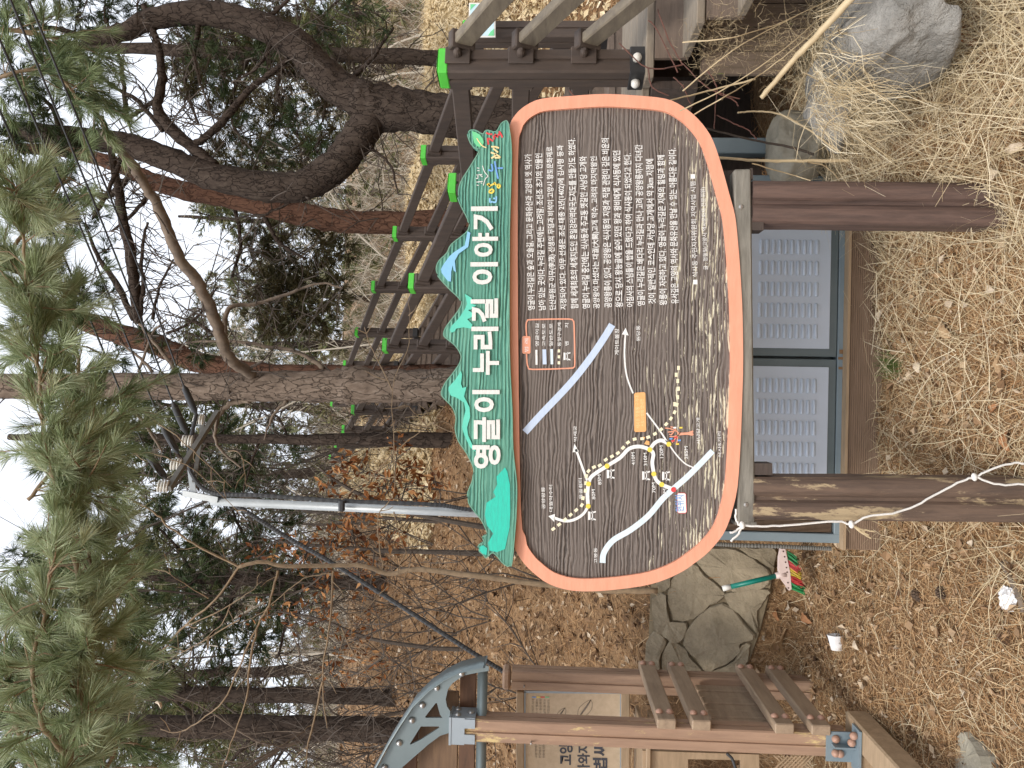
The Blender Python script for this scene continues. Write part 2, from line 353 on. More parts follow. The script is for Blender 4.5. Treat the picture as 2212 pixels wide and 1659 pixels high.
# ------------------------------------------------------------------ terrain
PROF = {   # ground height along y for a few x
 -12: [(-40, 0), (3, .0), (3.6, .08), (4.45, .2), (4.75, .92), (6, 1.55), (8.2, 2.55), (11, 3.9), (14, 5.2), (17, 6), (24, 8), (45, 15), (90, 26), (400, 60)],
 -2.6: [(-40, -.1), (2.2, -.06), (2.6, -.02), (3.0, .02), (3.6, .08), (4.35, .16), (4.72, .92), (6, 1.5), (8.2, 2.5), (11, 3.85), (14, 5.2), (17, 6), (24, 8), (45, 15), (90, 26), (400, 60)],
 -1.0: [(-40, -.25), (2.2, -.22), (2.6, -.18), (3.0, -.10), (3.6, .06), (4.35, .16), (4.72, .92), (6, 1.5), (8.2, 2.45), (11, 3.7), (14, 5.0), (17, 5.8), (24, 8), (45, 15), (90, 26), (400, 60)],
 0.0: [(-40, -.3), (2.2, -.28), (2.6, -.24), (2.9, -.18), (3.2, -.05), (3.6, .10), (4.5, .14), (4.9, .8), (6, 1.35), (8.2, 2.3), (11, 3.35), (14, 4.6), (17, 5.4), (24, 7.4), (45, 14), (90, 26), (400, 60)],
 0.65: [(-40, -.2), (2.2, -.16), (2.6, -.12), (2.9, -.05), (3.2, .04), (3.6, .11), (4.5, .16), (5.0, .7), (6, 1.15), (8.2, 2.05), (11, 3.1), (14, 4.35), (17, 5.0), (24, 7), (45, 14), (90, 26), (400, 60)],
 1.0: [(-40, -.1), (2.2, -.02), (2.6, .07), (3.0, .22), (3.35, .36), (3.9, .3), (4.6, .25), (5.6, .3), (6.2, 1.0), (8.2, 1.95), (11, 3.05), (14, 4.3), (16, 4.6), (24, 7), (45, 14), (90, 26), (400, 60)],
 1.7: [(-40, -.1), (2.0, .05), (2.6, .2), (3.0, .35), (3.4, .38), (4.2, .35), (5.2, .35), (6, .9), (8.2, 1.85), (11, 2.95), (14, 4.2), (15.5, 4.4), (24, 6.6), (45, 13.5), (90, 26), (400, 60)],
 3.0: [(-40, 0), (2.0, .15), (2.6, .3), (3.4, .5), (4.6, .8), (6, 1.1), (8.2, 1.9), (11, 2.95), (14, 4.05), (15, 4.2), (18, 4.6), (24, 6.4), (45, 13), (90, 26), (400, 60)],
 9: [(-40, 0), (2.6, .3), (4.6, .9), (6, 1.25), (8.2, 1.9), (11, 2.8), (14, 3.8), (15, 3.9), (18, 4.2), (24, 6.2), (45, 13), (90, 26), (400, 60)]}
PX = sorted(PROF); PA = [arr(PROF[x]) for x in PX]
def ground_raw(x, y):
    x = np.asarray(x, float); y = np.asarray(y, float)
    H = np.stack([np.interp(y, p[:, 0], p[:, 1]) for p in PA]); out = np.zeros_like(x)
    xc = np.clip(x, PX[0], PX[-1]-1e-6); i = np.clip(np.searchsorted(PX, xc, 'right')-1, 0, len(PX)-2)
    px = np.array(PX); f = (xc-px[i])/(px[i+1]-px[i]); f = f*f*(3-2*f)
    sh = x.shape; idx = np.arange(x.size)
    H = H.reshape(len(PX), -1); i = i.ravel(); f = f.ravel()
    out = H[i, idx]*(1-f)+H[i+1, idx]*f
    return out.reshape(sh)
def ground(x, y):
    x = np.asarray(x, float); y = np.asarray(y, float)
    s = np.minimum(.12, .02+.012*np.abs(y))
    h = (ground_raw(x, y)*2+ground_raw(x+s, y)+ground_raw(x-s, y)+ground_raw(x, y+s)+ground_raw(x, y-s))/6
    far = np.clip((np.abs(y)-4.7)/6, 0, 1)
    l = .374-.236*(y-7.45)                     # the ground is cut down under the flight of stairs
    h = h-.3*np.clip((x-l+.25)/.3, 0, 1)*np.clip((l+1.35-x)/.3, 0, 1)*np.clip((y-4.9)/.6, 0, 1)*np.clip((16.4-y)/.5, 0, 1)
    return h + .012*np.sin(x*7.1+y*3)+.010*np.sin(x*13-y*9.7)+far*(.09*np.sin(x*1.3+.7*y)+.06*np.sin(2.1*x-1.7*y))
def gz(x, y): return float(ground(np.array([x]), np.array([y]))[0])
def gnormal(x, y):
    e = .05; dx = (ground(x+e, y)-ground(x-e, y))/(2*e); dy = (ground(x, y+e)-ground(x, y-e))/(2*e)
    n = np.stack([-dx, -dy, np.ones_like(dx)], -1); return n/np.linalg.norm(n, axis=-1)[..., None]
gxs = np.concatenate([[-500, -250, -120, -60, -35, -24, -17], np.arange(-13, -3.2, .5), np.arange(-3.2, 3.2, .06), np.arange(3.2, 13, .5), [17, 24, 35, 60, 120, 250, 500]])
gys = np.concatenate([[-200, -60, -20, -8, -3, 0, 1, 1.6], np.arange(2, 5.4, .06), np.arange(5.4, 16, .25), np.arange(16, 46, 2), [50, 60, 75, 90, 120, 160, 220, 300, 400, 600]])
GX, GY = np.meshgrid(gxs, gys); GZ = ground(GX, GY); W_ = len(gxs)
gm = MB(); gm.v = [tuple(p) for p in np.stack([GX, GY, GZ], -1).reshape(-1, 3)]
gm.f = [(j*W_+i, j*W_+i+1, (j+1)*W_+i+1, (j+1)*W_+i) for j in range(len(gys)-1) for i in range(W_-1)]
build('ground', gm, mt_soil, smooth=True, kind='structure')
def on_ground(tx, ty, y0=2.3, y1=16):   # where a line of sight meets the ground
    ys = np.linspace(y0, y1, 700); d = ray(tx, ty); P = EYE+d[None]*(ys/d[1])[:, None]
    k = np.argmax(P[:, 2] <= ground(P[:, 0], P[:, 1])); return P[k]

# ------------------------------------------------------------------ blades, leaves, tufts
def blades(name, P, D, L, wd, curve, mat, parent=None, kind='stuff', seg=2, lift=None, tint=None):
    """bent ribbons lying from P along D (unit) with length L, width wd; curve is the sideways bend"""
    n = len(P); D = D/np.linalg.norm(D, axis=1)[:, None]
    up = np.tile([0, 0, 1.0], (n, 1))+rng.normal(0, .5, (n, 3)); S = np.cross(D, up); S /= np.linalg.norm(S, axis=1)[:, None]+1e-9
    Nn = np.cross(S, D); lift = np.zeros(n) if lift is None else lift
    q = []
    def at(u):
        return P+D*(L*u)[:, None]+S*(curve*L*u*(1-u)*2)[:, None]+Nn*(lift*L*4*u*(1-u))[:, None]
    for k in range(seg):
        a, c = at(np.full(n, k/seg)), at(np.full(n, (k+1)/seg))
        wa, wc = wd*(1-.5*k/seg), wd*(1-.5*(k+1)/seg)
        q.append(np.stack([a-S*(wa/2)[:, None], a+S*(wa/2)[:, None], c+S*(wc/2)[:, None], c-S*(wc/2)[:, None]], 1))
    V = np.stack(q, 1).reshape(-1, 3); tn = rng.random(n) if tint is None else tint
    return big_mesh(name, V, 4, mat, parent, np.repeat(tn, seg), kind)
def leaves(name, P, Nn, size, mat, parent=None, kind='stuff', tint=None, asp=.5):
    """two-faced pointed leaves, creased along the rib"""
    n = len(P); T = np.cross(Nn, rng.normal(0, 1, (n, 3))); T /= np.linalg.norm(T, axis=1)[:, None]+1e-9
    B = np.cross(Nn, T); s = size[:, None]; curl = (rng.random(n)*.5-.05)[:, None]*s
    a = P-T*s*.5+Nn*curl*.4; m_ = P+T*s*.05; e = P+T*s*.5+Nn*curl*.6
    l = P+B*s*asp*.5+Nn*curl*.6; r_ = P-B*s*asp*.5+Nn*curl*.7
    V = np.stack([a, l, e, m_, a, m_, e, r_], 1).reshape(-1, 3)
    tn = rng.random(n) if tint is None else tint
    return big_mesh(name, V, 4, mat, parent, np.repeat(tn, 2), kind)
def rand_dirs(n):
    d = rng.normal(0, 1, (n, 3)); return d/np.linalg.norm(d, axis=1)[:, None]
def tufts(name, P, D, L, mat, parent=None, per=30, width=.0016, spread=.75, kind=None, droop=.1, tint=None):
    """bursts of long needles: P tips, D shoot directions"""
    n = len(P); D = D/np.linalg.norm(D, axis=1)[:, None]
    Pn = np.repeat(P, per, 0); Dn = np.repeat(D, per, 0); Ln = np.repeat(L, per)*rng.uniform(.7, 1.08, n*per)
    dirs = Dn+rand_dirs(n*per)*spread*rng.uniform(.35, 1.15, (n*per, 1)); dirs /= np.linalg.norm(dirs, axis=1)[:, None]
    base = Pn-Dn*(Ln*rng.uniform(0, .35, n*per))[:, None]
    S = np.cross(dirs, rand_dirs(n*per)); S /= np.linalg.norm(S, axis=1)[:, None]+1e-9; S *= width/2
    mid = base+dirs*(Ln*.55)[:, None]; end = base+dirs*Ln[:, None]-np.array([0, 0, 1.0])*(Ln*droop)[:, None]
    V = np.stack([base-S*.8, base+S*.8, mid+S, end, mid-S], 1).reshape(-1, 3)
    V = V.reshape(-1, 5, 3)
    tn = np.repeat(rng.random(n)*.6, per)+rng.random(n*per)*.4 if tint is None else np.repeat(tint, per)+rng.normal(0, .1, n*per)
    return big_mesh(name, V.reshape(-1, 3), 5, mat, parent, np.clip(tn, 0, 1), kind)
def cluster(c, r, n, flat=1.0):
    p = rand_dirs(n)*(rng.random((n, 1))**.45)*arr(r)
    return arr(c)+p, p/ (np.linalg.norm(p, axis=1)[:, None]+1e-6)
def wobble(pts, k=6, amp=.02):         # finer, slightly irregular path through the given points
    pts = arr(pts); n = len(pts); u = np.linspace(0, n-1, (n-1)*k+1)
    out = []
    for q in u:
        i = min(int(q), n-2); f = q-i
        p0, p1, p2, p3 = pts[max(i-1, 0)], pts[i], pts[i+1], pts[min(i+2, n-1)]
        out.append(.5*((2*p1)+(p2-p0)*f+(2*p0-5*p1+4*p2-p3)*f*f+(3*p1-p0-3*p2+p3)*f**3))
    out = arr(out); out[1:-1] += rng.normal(0, amp, (len(out)-2, out.shape[1])); return out
def limb(mb, stem, Y, k=5, n=10, jit=.05, amp=.2):
    """stem: (tx, ty, width) or (tx, ty, width, y) in picture units"""
    s = arr([q[:3] for q in stem]); ys = arr([q[3] if len(q) > 3 else Y for q in stem])
    path = wobble(arr([PY(a, b_, y) for (a, b_, _), y in zip(s, ys)]), k, amp*.0045)
    rr = np.interp(np.linspace(0, len(s)-1, len(path)), np.arange(len(s)), s[:, 2]*ys/FOC/2)
    mb.tube(path, rr, n, jit); return path, rr

# ================================================================== TIMBER STAIRWAY AND RAILINGS
POST_H = .95
Ntop = [PY(962, 405, 4.5), PY(878, 612, 5.9), PY(823, 747, 7.45)]
for k in range(1, 6): Ntop.append(Ntop[2]+k*arr([-.378, 1.6, .56]))
Ftop = [PY(993, 75, 4.92), PY(905, 335, 6.5), PY(845, 505, 8.05), PY(800, 620, 9.65), PY(765, 718, 11.25), PY(740, 788, 12.85)]
for k in range(1, 3): Ftop.append(Ftop[5]+k*arr([-.378, 1.6, .56]))
N1 = PY(938, 148, 3.5)
DECK_Z = N1[2]-POST_H
YAW = math.atan2(.378, 1.6)
c_, s_ = math.cos(YAW), math.sin(YAW)
AX, AY = arr([c_, s_, 0]), arr([-s_, c_, 0])       # across and up the flight
def post_prof(s=.12, g=.012):
    h = s/2; q = []
    for (a, b_) in ((1, 0), (0, 1), (-1, 0), (0, -1)):
        n_ = np.array([a, b_]); tdir = np.array([-b_, a])
        for u, o in ((-.88, 1), (-.14, 1), (-.1, .84), (.1, .84), (.14, 1), (.88, 1)):
            q.append(n_*h*o+tdir*h*u)
    return q
def post_mb(h, s=.12):
    mb = MB(); pr = post_prof(s); k = len(pr)
    mb.add([(p[0], p[1], z) for z in (0, h) for p in pr], [(i, (i+1) % k, k+(i+1) % k, k+i) for i in range(k)]+[tuple(range(k)), tuple(range(k, 2*k))])
    return mb
post_src = cap_src = shoe_src = brk_src = None
def rail_post(root, top, h=POST_H, shoe=True):
    global post_src, cap_src, shoe_src
    base = arr(top)-arr([0, 0, h])
    if post_src is None:
        post_src = p = build_local('post', post_mb(h-.045), mt_brown_rail, root, Vector(base)-root.location)
    else: p = copy_mesh('post', post_src, base, root)
    p.rotation_euler = (0, 0, YAW)
    if cap_src is None:
        mb = MB().box((0, 0, -.018), (.127, .127, .048), ch=.006)
        mb.add([(sx*.062, sy*.062, .008) for sx, sy in ((-1, -1), (1, -1), (1, 1), (-1, 1))]+[(0, 0, .02)], [(0, 1, 4), (1, 2, 4), (2, 3, 4), (3, 0, 4)])
        c = cap_src = build_local('post_cap', mb, mt_green_cap, p, (0, 0, 0))
    else: c = bpy.data.objects.new('post_cap', cap_src.data); put(c, p)
    c.location = (0, 0, h-.03)
    if shoe:
        if shoe_src is None: s2 = shoe_src = build_local('post_shoe', MB().box((0, 0, .03), (.134, .134, .07), ch=.004), mt_black, p, (0, 0, 0))
        else: s2 = bpy.data.objects.new('post_shoe', shoe_src.data); put(s2, p)
        s2.location = (0, 0, 0)
    return p, base
def rails(root, ta, tb, drops=(.115, .40, .68), wd=.045, hd=.085, ext=(0, 0)):
    for d in drops:
        a = arr(ta)-arr([0, 0, d]); b_ = arr(tb)-arr([0, 0, d]); u = nrm(b_-a)
        build('rail', MB().beam(a+u*.05, b_-u*.05, wd, hd, ch=.006), mt_brown_rail, root)
        for e, sgn in ((a, 1), (b_, -1)):
            q = e+u*sgn*.085
            build('rail_bracket', MB().beam(q-u*.02, q+u*.02, wd+.03, hd+.03, ch=.005).beam(e+u*sgn*.062, e+u*sgn*.071, .1, .12, ch=.003), mt_brown_rail, root)
near = thing('stair_railing', 'brown railing with green post caps climbing behind the green mountain-shaped header', 'railing', Ntop[0]-arr([0, 0, POST_H]))
for i, tp in enumerate(Ntop):
    rail_post(near, tp)
    if i: rails(near, Ntop[i-1], tp)
far = thing('stair_railing', 'farther brown railing with green post caps along the dry yellow slope', 'railing', Ftop[0]-arr([0, 0, POST_H]))
for i, tp in enumerate(Ftop):
    rail_post(far, tp)
    if i: rails(far, Ftop[i-1], tp)
low = thing('stair_railing', 'weathered railing sloping down from the nearest tall green-capped post', 'railing', N1-arr([0, 0, POST_H]))
p1, base1 = rail_post(low, N1, N1[2]-DECK_Z)
for sx, sy in ((0, -.075), (-.075, -.0)):
    for off in (.0,):
        q = base1+AX*sx+AY*sy+arr([0, 0, .035])
        build('dome_nut', MB().lathe(q, AX*sx+AY*sy, [(-.01, .02), (.008, .02), (.016, .016), (.022, .008), (.023, 0)], 10), mt_white, low, True)
LD = nrm([.03, -1, -.53])               # the lower flight comes down towards the viewer
mt_rail_w = Mwood('rail_weathered', (.21, .175, .125), (.11, .088, .066), (6, 1.2, 6), scale=4, bump=.2)
for d in (.115, .40, .68):
    a = N1-arr([0, 0, d])+arr([.10, -.02, 0]); b_ = a+LD*1.25
    build('rail', MB().beam(a+LD*.03, b_, .05, .085, ch=.006), mt_rail_w, low)
    build('rail_bracket', MB().beam(a-LD*.012+LD*.02, a+LD*.06, .085, .115, ch=.006), mt_brown_rail, low)
    build('bracket_plate', MB().box(arr([N1[0], N1[1], a[2]])+AX*.02-AY*.068, (.085, .012, .115), AX, AY, ch=.004).lathe(arr([N1[0], N1[1], a[2]])+AX*.02-AY*.07, -AY, [(0, .02), (.025, .018), (.04, .008)], 10), mt_brown_rail, low)
# short landing rails from the nearest post back to the foot of the near railing
rails(low, N1, Ntop[0]+arr([0, 0, -.03]))
# stairway: landing, flight up, steps down
stair = thing('stairway', 'brown timber stairway with landing, treads and open dark space beneath', 'stairs', (N1[0], N1[1], DECK_Z))
nb = Ntop[0]-arr([0, 0, POST_H]); fb = Ftop[0]-arr([0, 0, POST_H])
def lerp(a, b_, f): return arr(a)*(1-f)+arr(b_)*f
y0, y1 = N1[1]-.10, nb[1]+.12; npl = 9
for i in range(npl):
    ya = y0+(y1-y0)*i/npl; wdt = (y1-y0)/npl-.006; ym = ya+wdt/2
    xl = N1[0]-.09+(nb[0]-N1[0])*(ym-N1[1])/(nb[1]-N1[1])
    build('deck_plank', MB().box(((xl+3.3)/2, ym, DECK_Z-.018-random.random()*.003), (3.3-xl, wdt, .036), ch=.004), mt_deck, stair)
for j in range(len(Ntop)-1):
    for i in range(4):
        L = lerp(Ntop[j], Ntop[j+1], i/4)-arr([0, 0, POST_H]); Rr = lerp(Ftop[min(j, 6)], Ftop[min(j+1, 7)], i/4)-arr([0, 0, POST_H])
        z = (L[2]+Rr[2])/2; L[2] = Rr[2] = z; d = nrm(Rr-L); f = nrm(np.cross((0, 0, 1), d)); e = d*.09
        for q in range(2):
            o = f*(.02+.2*q)
            build('tread', MB().box((L+Rr)/2+o+arr([0, 0, -.02]), (np.linalg.norm(Rr-L)+.18, .19, .036), d, f, (0, 0, 1)), mt_riser, stair)
        build('riser', MB().box((L+Rr)/2-f*.055+arr([0, 0, -.11]), (np.linalg.norm(Rr-L)+.12, .02, .14), d, f, (0, 0, 1)), mt_riser, stair)
for ch_, off in ((Ntop, -.10), (Ftop, .10)):
    mb = MB()
    for a, b_ in zip(ch_[:-1], ch_[1:]):
        mb.beam(a-arr([0, 0, POST_H+.13])+AX*off, b_-arr([0, 0, POST_H+.13])+AX*off, .04, .2)
    build('stringer', mb, mt_riser, stair)
sx0 = N1[0]-.02; ST = arr([.06, -1, 0])
zz, yy = DECK_Z, N1[1]-.10
for i in range(4):                       # steps down
    xl = sx0+.015+.02*i
    build('riser', MB().box(((xl+3.3)/2, yy-.012, zz-.11), (3.3-xl, .022, .145)), mt_riser, stair)
    zz -= .155
    build('tread', MB().box(((xl+3.3)/2, yy-.19, zz-.016), (3.3-xl, .32, .034), ch=.004), mt_deck, stair)
    yy -= .33
yk = N1[1]-.06
for i in range(9):                       # upright skirt boards
    x = sx0-.03+.105*i; ztop = DECK_Z-.26; zb = .60-.08*i
    build('skirt_board', MB().prism([(x, yk, ztop), (x+.1, yk, ztop), (x+.1, yk, zb-.07), (x, yk, zb)], (0, .022, 0)), mt_skirt, stair)
side = MB()
q0 = arr([N1[0]-.085, N1[1]-.03, DECK_Z-.14]); q1 = arr([nb[0]-.085, nb[1]+.1, DECK_Z-.14])
build('edge_beam', side.beam(q0, q1, .04, .2), mt_darkwood, stair)
build('front_beam', MB().beam((N1[0]-.05, N1[1]-.02, DECK_Z-.31), (3.3, N1[1]-.02, DECK_Z-.31), .05, .11), mt_riser, stair)
build('added_shade_board', MB().box((2.0, 4.78, .62), (2.7, .03, 1.0)), mt_darkwood, stair)  # added dark board, blocks light so the gap under the landing stays black
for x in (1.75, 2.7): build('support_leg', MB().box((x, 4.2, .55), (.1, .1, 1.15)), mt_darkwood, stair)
# info plate tied to the far railing
sp = thing('notice_plate', 'small pale blue notice plate tied to the far railing post', 'sign', PY(1072, 45, 4.7))
PLY = 4.72
pl = [PY(1013, 6, PLY), PY(1070, 6, PLY), PY(1070, 80, PLY), PY(1012, 80, PLY)]
build('plate', MB().prism(pl, (0, .01, 0)), mt_white, sp)
inn = [PY(1016, 9, PLY-.002), PY(1067, 9, PLY-.002), PY(1067, 77, PLY-.002), PY(1015, 77, PLY-.002)]
build('print_field', MB().prism(inn, (0, .001, 0)), mt_signblue, sp)
for tri in ([(1016, 9), (1028, 9), (1020, 17), (1016, 22)], [(1015, 77), (1015, 71), (1024, 73), (1030, 77)], [(1067, 77), (1067, 62), (1060, 68), (1054, 77)]):
    build('leaf_print', MB().prism([PY(a, b_, PLY-.004) for a, b_ in tri], (0, .0005, 0)), mt_tuft if False else mt_leafg, sp)

NOTICE = sp
# ================================================================== TRAIL SIGN
SY = 2.87
def text_curve(s):
    c = bpy.data.curves.new('text', 'FONT'); c.body = s; c.size = 1; c.resolution_u = 3; return c
def text_mesh(s, bold=0.0, ext=0.0):
    c = text_curve(s); c.offset = bold; c.extrude = ext
    o = bpy.data.objects.new('text', c); COL.objects.link(o)
    me = bpy.data.meshes.new_from_object(o.evaluated_get(bpy.context.evaluated_depsgraph_get()))
    bpy.data.objects.remove(o)
    n = len(me.vertices); co = np.empty(n*3, np.float32); me.vertices.foreach_get('co', co)
    f = [tuple(p.vertices) for p in me.polygons]; bpy.data.meshes.remove(me)
    return co.reshape(-1, 3), f
def add_text(mb, s, a, b_, h, Y, bold=0.0, thick=0.0):
    """s runs from picture point a (lower left of the words) to b_ with height h in picture units"""
    co, f = text_mesh(s, bold, 1.0 if thick else 0.0)
    if not len(co): return
    A, B = PY(*a, Y), PY(*b_, Y); d = B-A; L = np.linalg.norm(d); d /= L; up = arr([-d[2], 0, d[0]])
    mn, mx = co.min(0), co.max(0)
    x = (co[:, 0]-mn[0])/(mx[0]-mn[0])*L; y = (co[:, 1]-mn[1])/(mx[1]-mn[1]+1e-9)*h*Y/FOC
    V = A+x[:, None]*d+y[:, None]*up
    if thick: V[:, 1] += -co[:, 2]*thick*.5
    mb.add(V, f)
def ribbon(mb, pts, wT, Y, closed=False, k=6):
    q = wobble([(a, b_) for a, b_ in pts], k, 0) if len(pts) > 2 and k > 1 else arr(pts)
    t = np.gradient(q, axis=0); t /= np.linalg.norm(t, axis=1)[:, None]; nn = np.stack([-t[:, 1], t[:, 0]], 1)*wT/2
    V = [PY(*p, Y) for p in q+nn]+[PY(*p, Y) for p in q-nn]; n = len(q)
    mb.add(V, [(i, i+1, n+i+1, n+i) for i in range(n-1)])
def disc(mb, c, r, Y, n=16):
    mb.add([PY(c[0]+r*math.cos(a), c[1]+r*math.sin(a), Y) for a in np.arange(n)*2*math.pi/n], [tuple(range(n))])
def quad(mb, pts, Y): mb.add([PY(*p, Y) for p in pts], [tuple(range(len(pts)))])
signroot = thing('trail_sign', 'large rounded brown wooden trail map sign with peach border on two posts', 'sign', (0, SY, 0))
outer = [(1101, 273), (1114, 247), (1137, 227), (1171, 213), (1237, 207), (1304, 203), (1371, 206), (1437, 213), (1475, 230), (1508, 257), (1535, 293), (1551, 333), (1563, 373), (1575, 417), (1588, 467), (1595, 533), (1598, 570), (1603, 653), (1605, 736), (1605, 803), (1603, 870), (1600, 953), (1593, 1053), (1581, 1106), (1576, 1123), (1561, 1156), (1531, 1192), (1501, 1216), (1475, 1234), (1437, 1252), (1387, 1266), (1304, 1276), (1237, 1276), (1187, 1262), (1154, 1239), (1131, 1216), (1114, 1189), (1109, 1166), (1098, 1100), (1092, 700), (1092, 340)]
def smooth_closed(p, k=4):
    p = arr(p); q = wobble(np.vstack([p[-2:], p, p[:3]]), k, 0); return q[2*k:-2*k-1] if False else q[2*k:2*k+len(p)*k]
OT = smooth_closed(outer, 3)
def inset(P, d):
    t = np.roll(P, -1, 0)-np.roll(P, 1, 0); t /= np.linalg.norm(t, axis=1)[:, None]; n_ = np.stack([-t[:, 1], t[:, 0]], 1)
    cen = P.mean(0); s = np.sign(((cen-P)*n_).sum(1)); return P+n_*s[:, None]*d
IT = inset(OT, 27)
board = build('board', MB().prism([PY(*p, SY) for p in inset(OT, 6)], (0, .05, 0)), mt_board, signroot)
build('border', MB().prism([PY(*p, SY-.014) for p in OT], (0, .016, 0), [[PY(*p, SY-.014) for p in IT]]), mt_peach, signroot)
mb = MB(); PR = SY-.0016
lines = [("영글이 누리길은 숲과 오솔길, 그리고 문화유산과 고양의 옛 역사가", 1617, 275), ("남아 있는 곳이다. 누리길 주변에는 고려말, 조선조 초기의 인물인", 1617, 270),
 ("단산부원군 이무(李茂) 선생의 무덤과 비석이 고양시 향토문화재로", 1614, 212), ("지정되어 있다. 이무 선생은 조선 태종 2년(1402)에 김사형 등과", 1612, 198),
 ("함께 세계최초의 세계지도인 혼일강리역대국도지도를 만들기도 하였다.", 1604, 140), ("영글이 누리길 중간에는 식사동과 주교동 옛길인 사낭당 고개와", 1604, 294),
 ("공양왕이 마셨다는 대궐(大闕)고개 약수. 고려의 마지막왕인", 1604, 296), ("공양왕릉이 있다. 공양왕은 식사동의 지명과 직접 관련이 깊은 비운의", 1596, 140),
 ("왕으로 당시 왕능골에 숨어 있던 왕과 왕비에게 식사동에 있던", 1592, 246), ("어침사의 스님들이 밥을 드렸다고 하여 식사동이 되었다고 한다.", 1588, 270),
 ("영글이 누리길은 배다리 누리길과 만나 고려 공양왕릉까지 다녀간", 1580, 195), ("것이 일반적인 코스인데 서낭당 고개에서 약 3km 지점에", 1562, 318),
 ("왕릉이 자리하고 있다. 영글이 누리길은 지역의 힐링과 함께", 1574, 285), ("유서깊은 고양의 역사와 문화유산을 만날 수 있는 아름다운 길이다.", 1562, 225)]
x0s = [170, 262, 355, 448, 540, 640, 732, 828, 924, 1018, 1112, 1206, 1302, 1402]; x1s = [140, 233, 328, 420, 515, 612, 708, 803, 900, 995, 1090, 1185, 1282, 1380]
zf = 860/1877.0*2212/4032; bx, by = 2000*2212/4032, 480*2212/4032
for (s, ya, yb), xa, xb in zip(lines, x0s, x1s):
    wln = 66*zf
    add_text(mb, s, (bx+xa*zf+wln, by+ya*zf), (bx+xb*zf+wln, by+yb*zf), wln, PR, .014)
add_text(mb, "■ 식사동 주민자치위원회 지역사업 시행 ■", (bx+(1578+55)*zf, by+1395*zf), (bx+(1562+50)*zf, by+448*zf), 46*zf, PR, .004)
add_text(mb, "글 : 정동일(고양시 역사문화재 전문위원)", (bx+(1672+55)*zf, by+1270*zf), (bx+(1650+52)*zf, by+560*zf), 46*zf, PR, .004)
build('story_text', mb, mt_print, signroot)
mb2 = MB(); add_text(mb2, '다름로', (1041, 48), (1041, 24), 9, PLY-.004, .01); build('notice_text', mb2, mt_ink, NOTICE)
# map: coordinates measured on one enlarged crop
zm = 800/1154.0*2212/4032; mx0, my0 = 2040*2212/4032, 1580*2212/4032
def mp(x, y): return (mx0+x*zm, my0+y*zm)
def r2(x, y): return (737.4+x/3, 553+y/3)
mb = MB(); ribbon(mb, [r2(1190, 1142), r2(1300, 1020), r2(1480, 830), r2(1600, 680), r2(1690, 550), r2(1755, 445)], 15, PR, k=4)
build('highway_line', mb, mt_road, signroot)
mb = MB(); ribbon(mb, [mp(480, 918), mp(488, 860), mp(540, 790), mp(640, 730), mp(740, 650), mp(820, 555), mp(885, 495), mp(960, 430), mp(1040, 350), mp(1105, 282)], 12.5, PR)
build('road_line', mb, mt_road_l, signroot)
P2 = PR-.0008
mb = MB()
ribbon(mb, [mp(398, 596), mp(394, 530), mp(400, 470), mp(420, 425), mp(505, 368), mp(580, 320), mp(630, 270), mp(690, 257), mp(748, 275), mp(768, 300), mp(762, 350), mp(772, 412), mp(786, 448), mp(815, 472), mp(882, 500)], 8, P2)
ribbon(mb, [mp(748, 275), mp(775, 238), mp(815, 222), mp(856, 244)], 8, P2)
ribbon(mb, [mp(398, 596), mp(370, 640), mp(320, 672), mp(265, 680), mp(205, 662)], 6, P2)
ribbon(mb, [mp(400, 470), mp(365, 375), mp(328, 272)], 5, P2)
ribbon(mb, [mp(856, 244), mp(900, 305), mp(950, 355), mp(1000, 378)], 3, P2)
ribbon(mb, [mp(856, 244), mp(800, 160), mp(730, 66)], 3.5, P2)
ribbon(mb, [r2(1890, 890), r2(1850, 780), r2(1835, 650), r2(1840, 510)], 3.5, P2)
for tri in ([mp(320, 240), mp(345, 285), mp(310, 290)], [mp(172, 652), mp(210, 640), mp(205, 685)], [r2(1842, 465), r2(1862, 515), r2(1818, 508)]): quad(mb, tri, P2)
build('trail_line', mb, mt_print, signroot)
mb = MB()
dash = [(200, 725), (233, 700), (267, 672), (298, 645), (330, 618), (362, 590), (369, 550), (382, 508), (385, 465), (388, 425), (400, 396), (431, 374), (464, 364), (498, 332), (533, 313), (567, 294), (596, 264), (624, 234), (662, 215), (705, 212), (739, 204), (777, 185), (812, 160), (841, 130), (868, 98), (889, 62), (902, 20)]
for i, p in enumerate(dash):
    q = arr(dash[min(i+1, len(dash)-1)])-arr(dash[max(i-1, 0)]); a = math.atan2(q[1], q[0]); ca, sa = math.cos(a)*4.2, math.sin(a)*4.2; c = mp(*p)
    quad(mb, [(c[0]+ca-sa*.75, c[1]+sa+ca*.75), (c[0]+ca+sa*.75, c[1]+sa-ca*.75), (c[0]-ca+sa*.75, c[1]-sa-ca*.75), (c[0]-ca-sa*.75, c[1]-sa+ca*.75)], P2-.0004)
for x, y in ((2160, 960), (2180, 915), (2185, 860), (2180, 810), (2170, 770), (2185, 725)):
    c = r2(x, y); quad(mb, [(c[0]-3, c[1]-4.5), (c[0]+3, c[1]-4.5), (c[0]+3, c[1]+4.5), (c[0]-3, c[1]+4.5)], P2)
build('boundary_dashes', mb, mt_dash, signroot)
mb = MB()
for p in ((398, 596), (400, 470), (505, 368), (748, 275), (856, 244), (771, 413), (816, 473)): disc(mb, mp(*p), 5.4, P2-.0012)
build('stop_dots', mb, mt_yellow, signroot)
mb = MB(); disc(mb, mp(883, 502), 5.6, P2-.0012); build('here_dot', mb, mt_red, signroot)
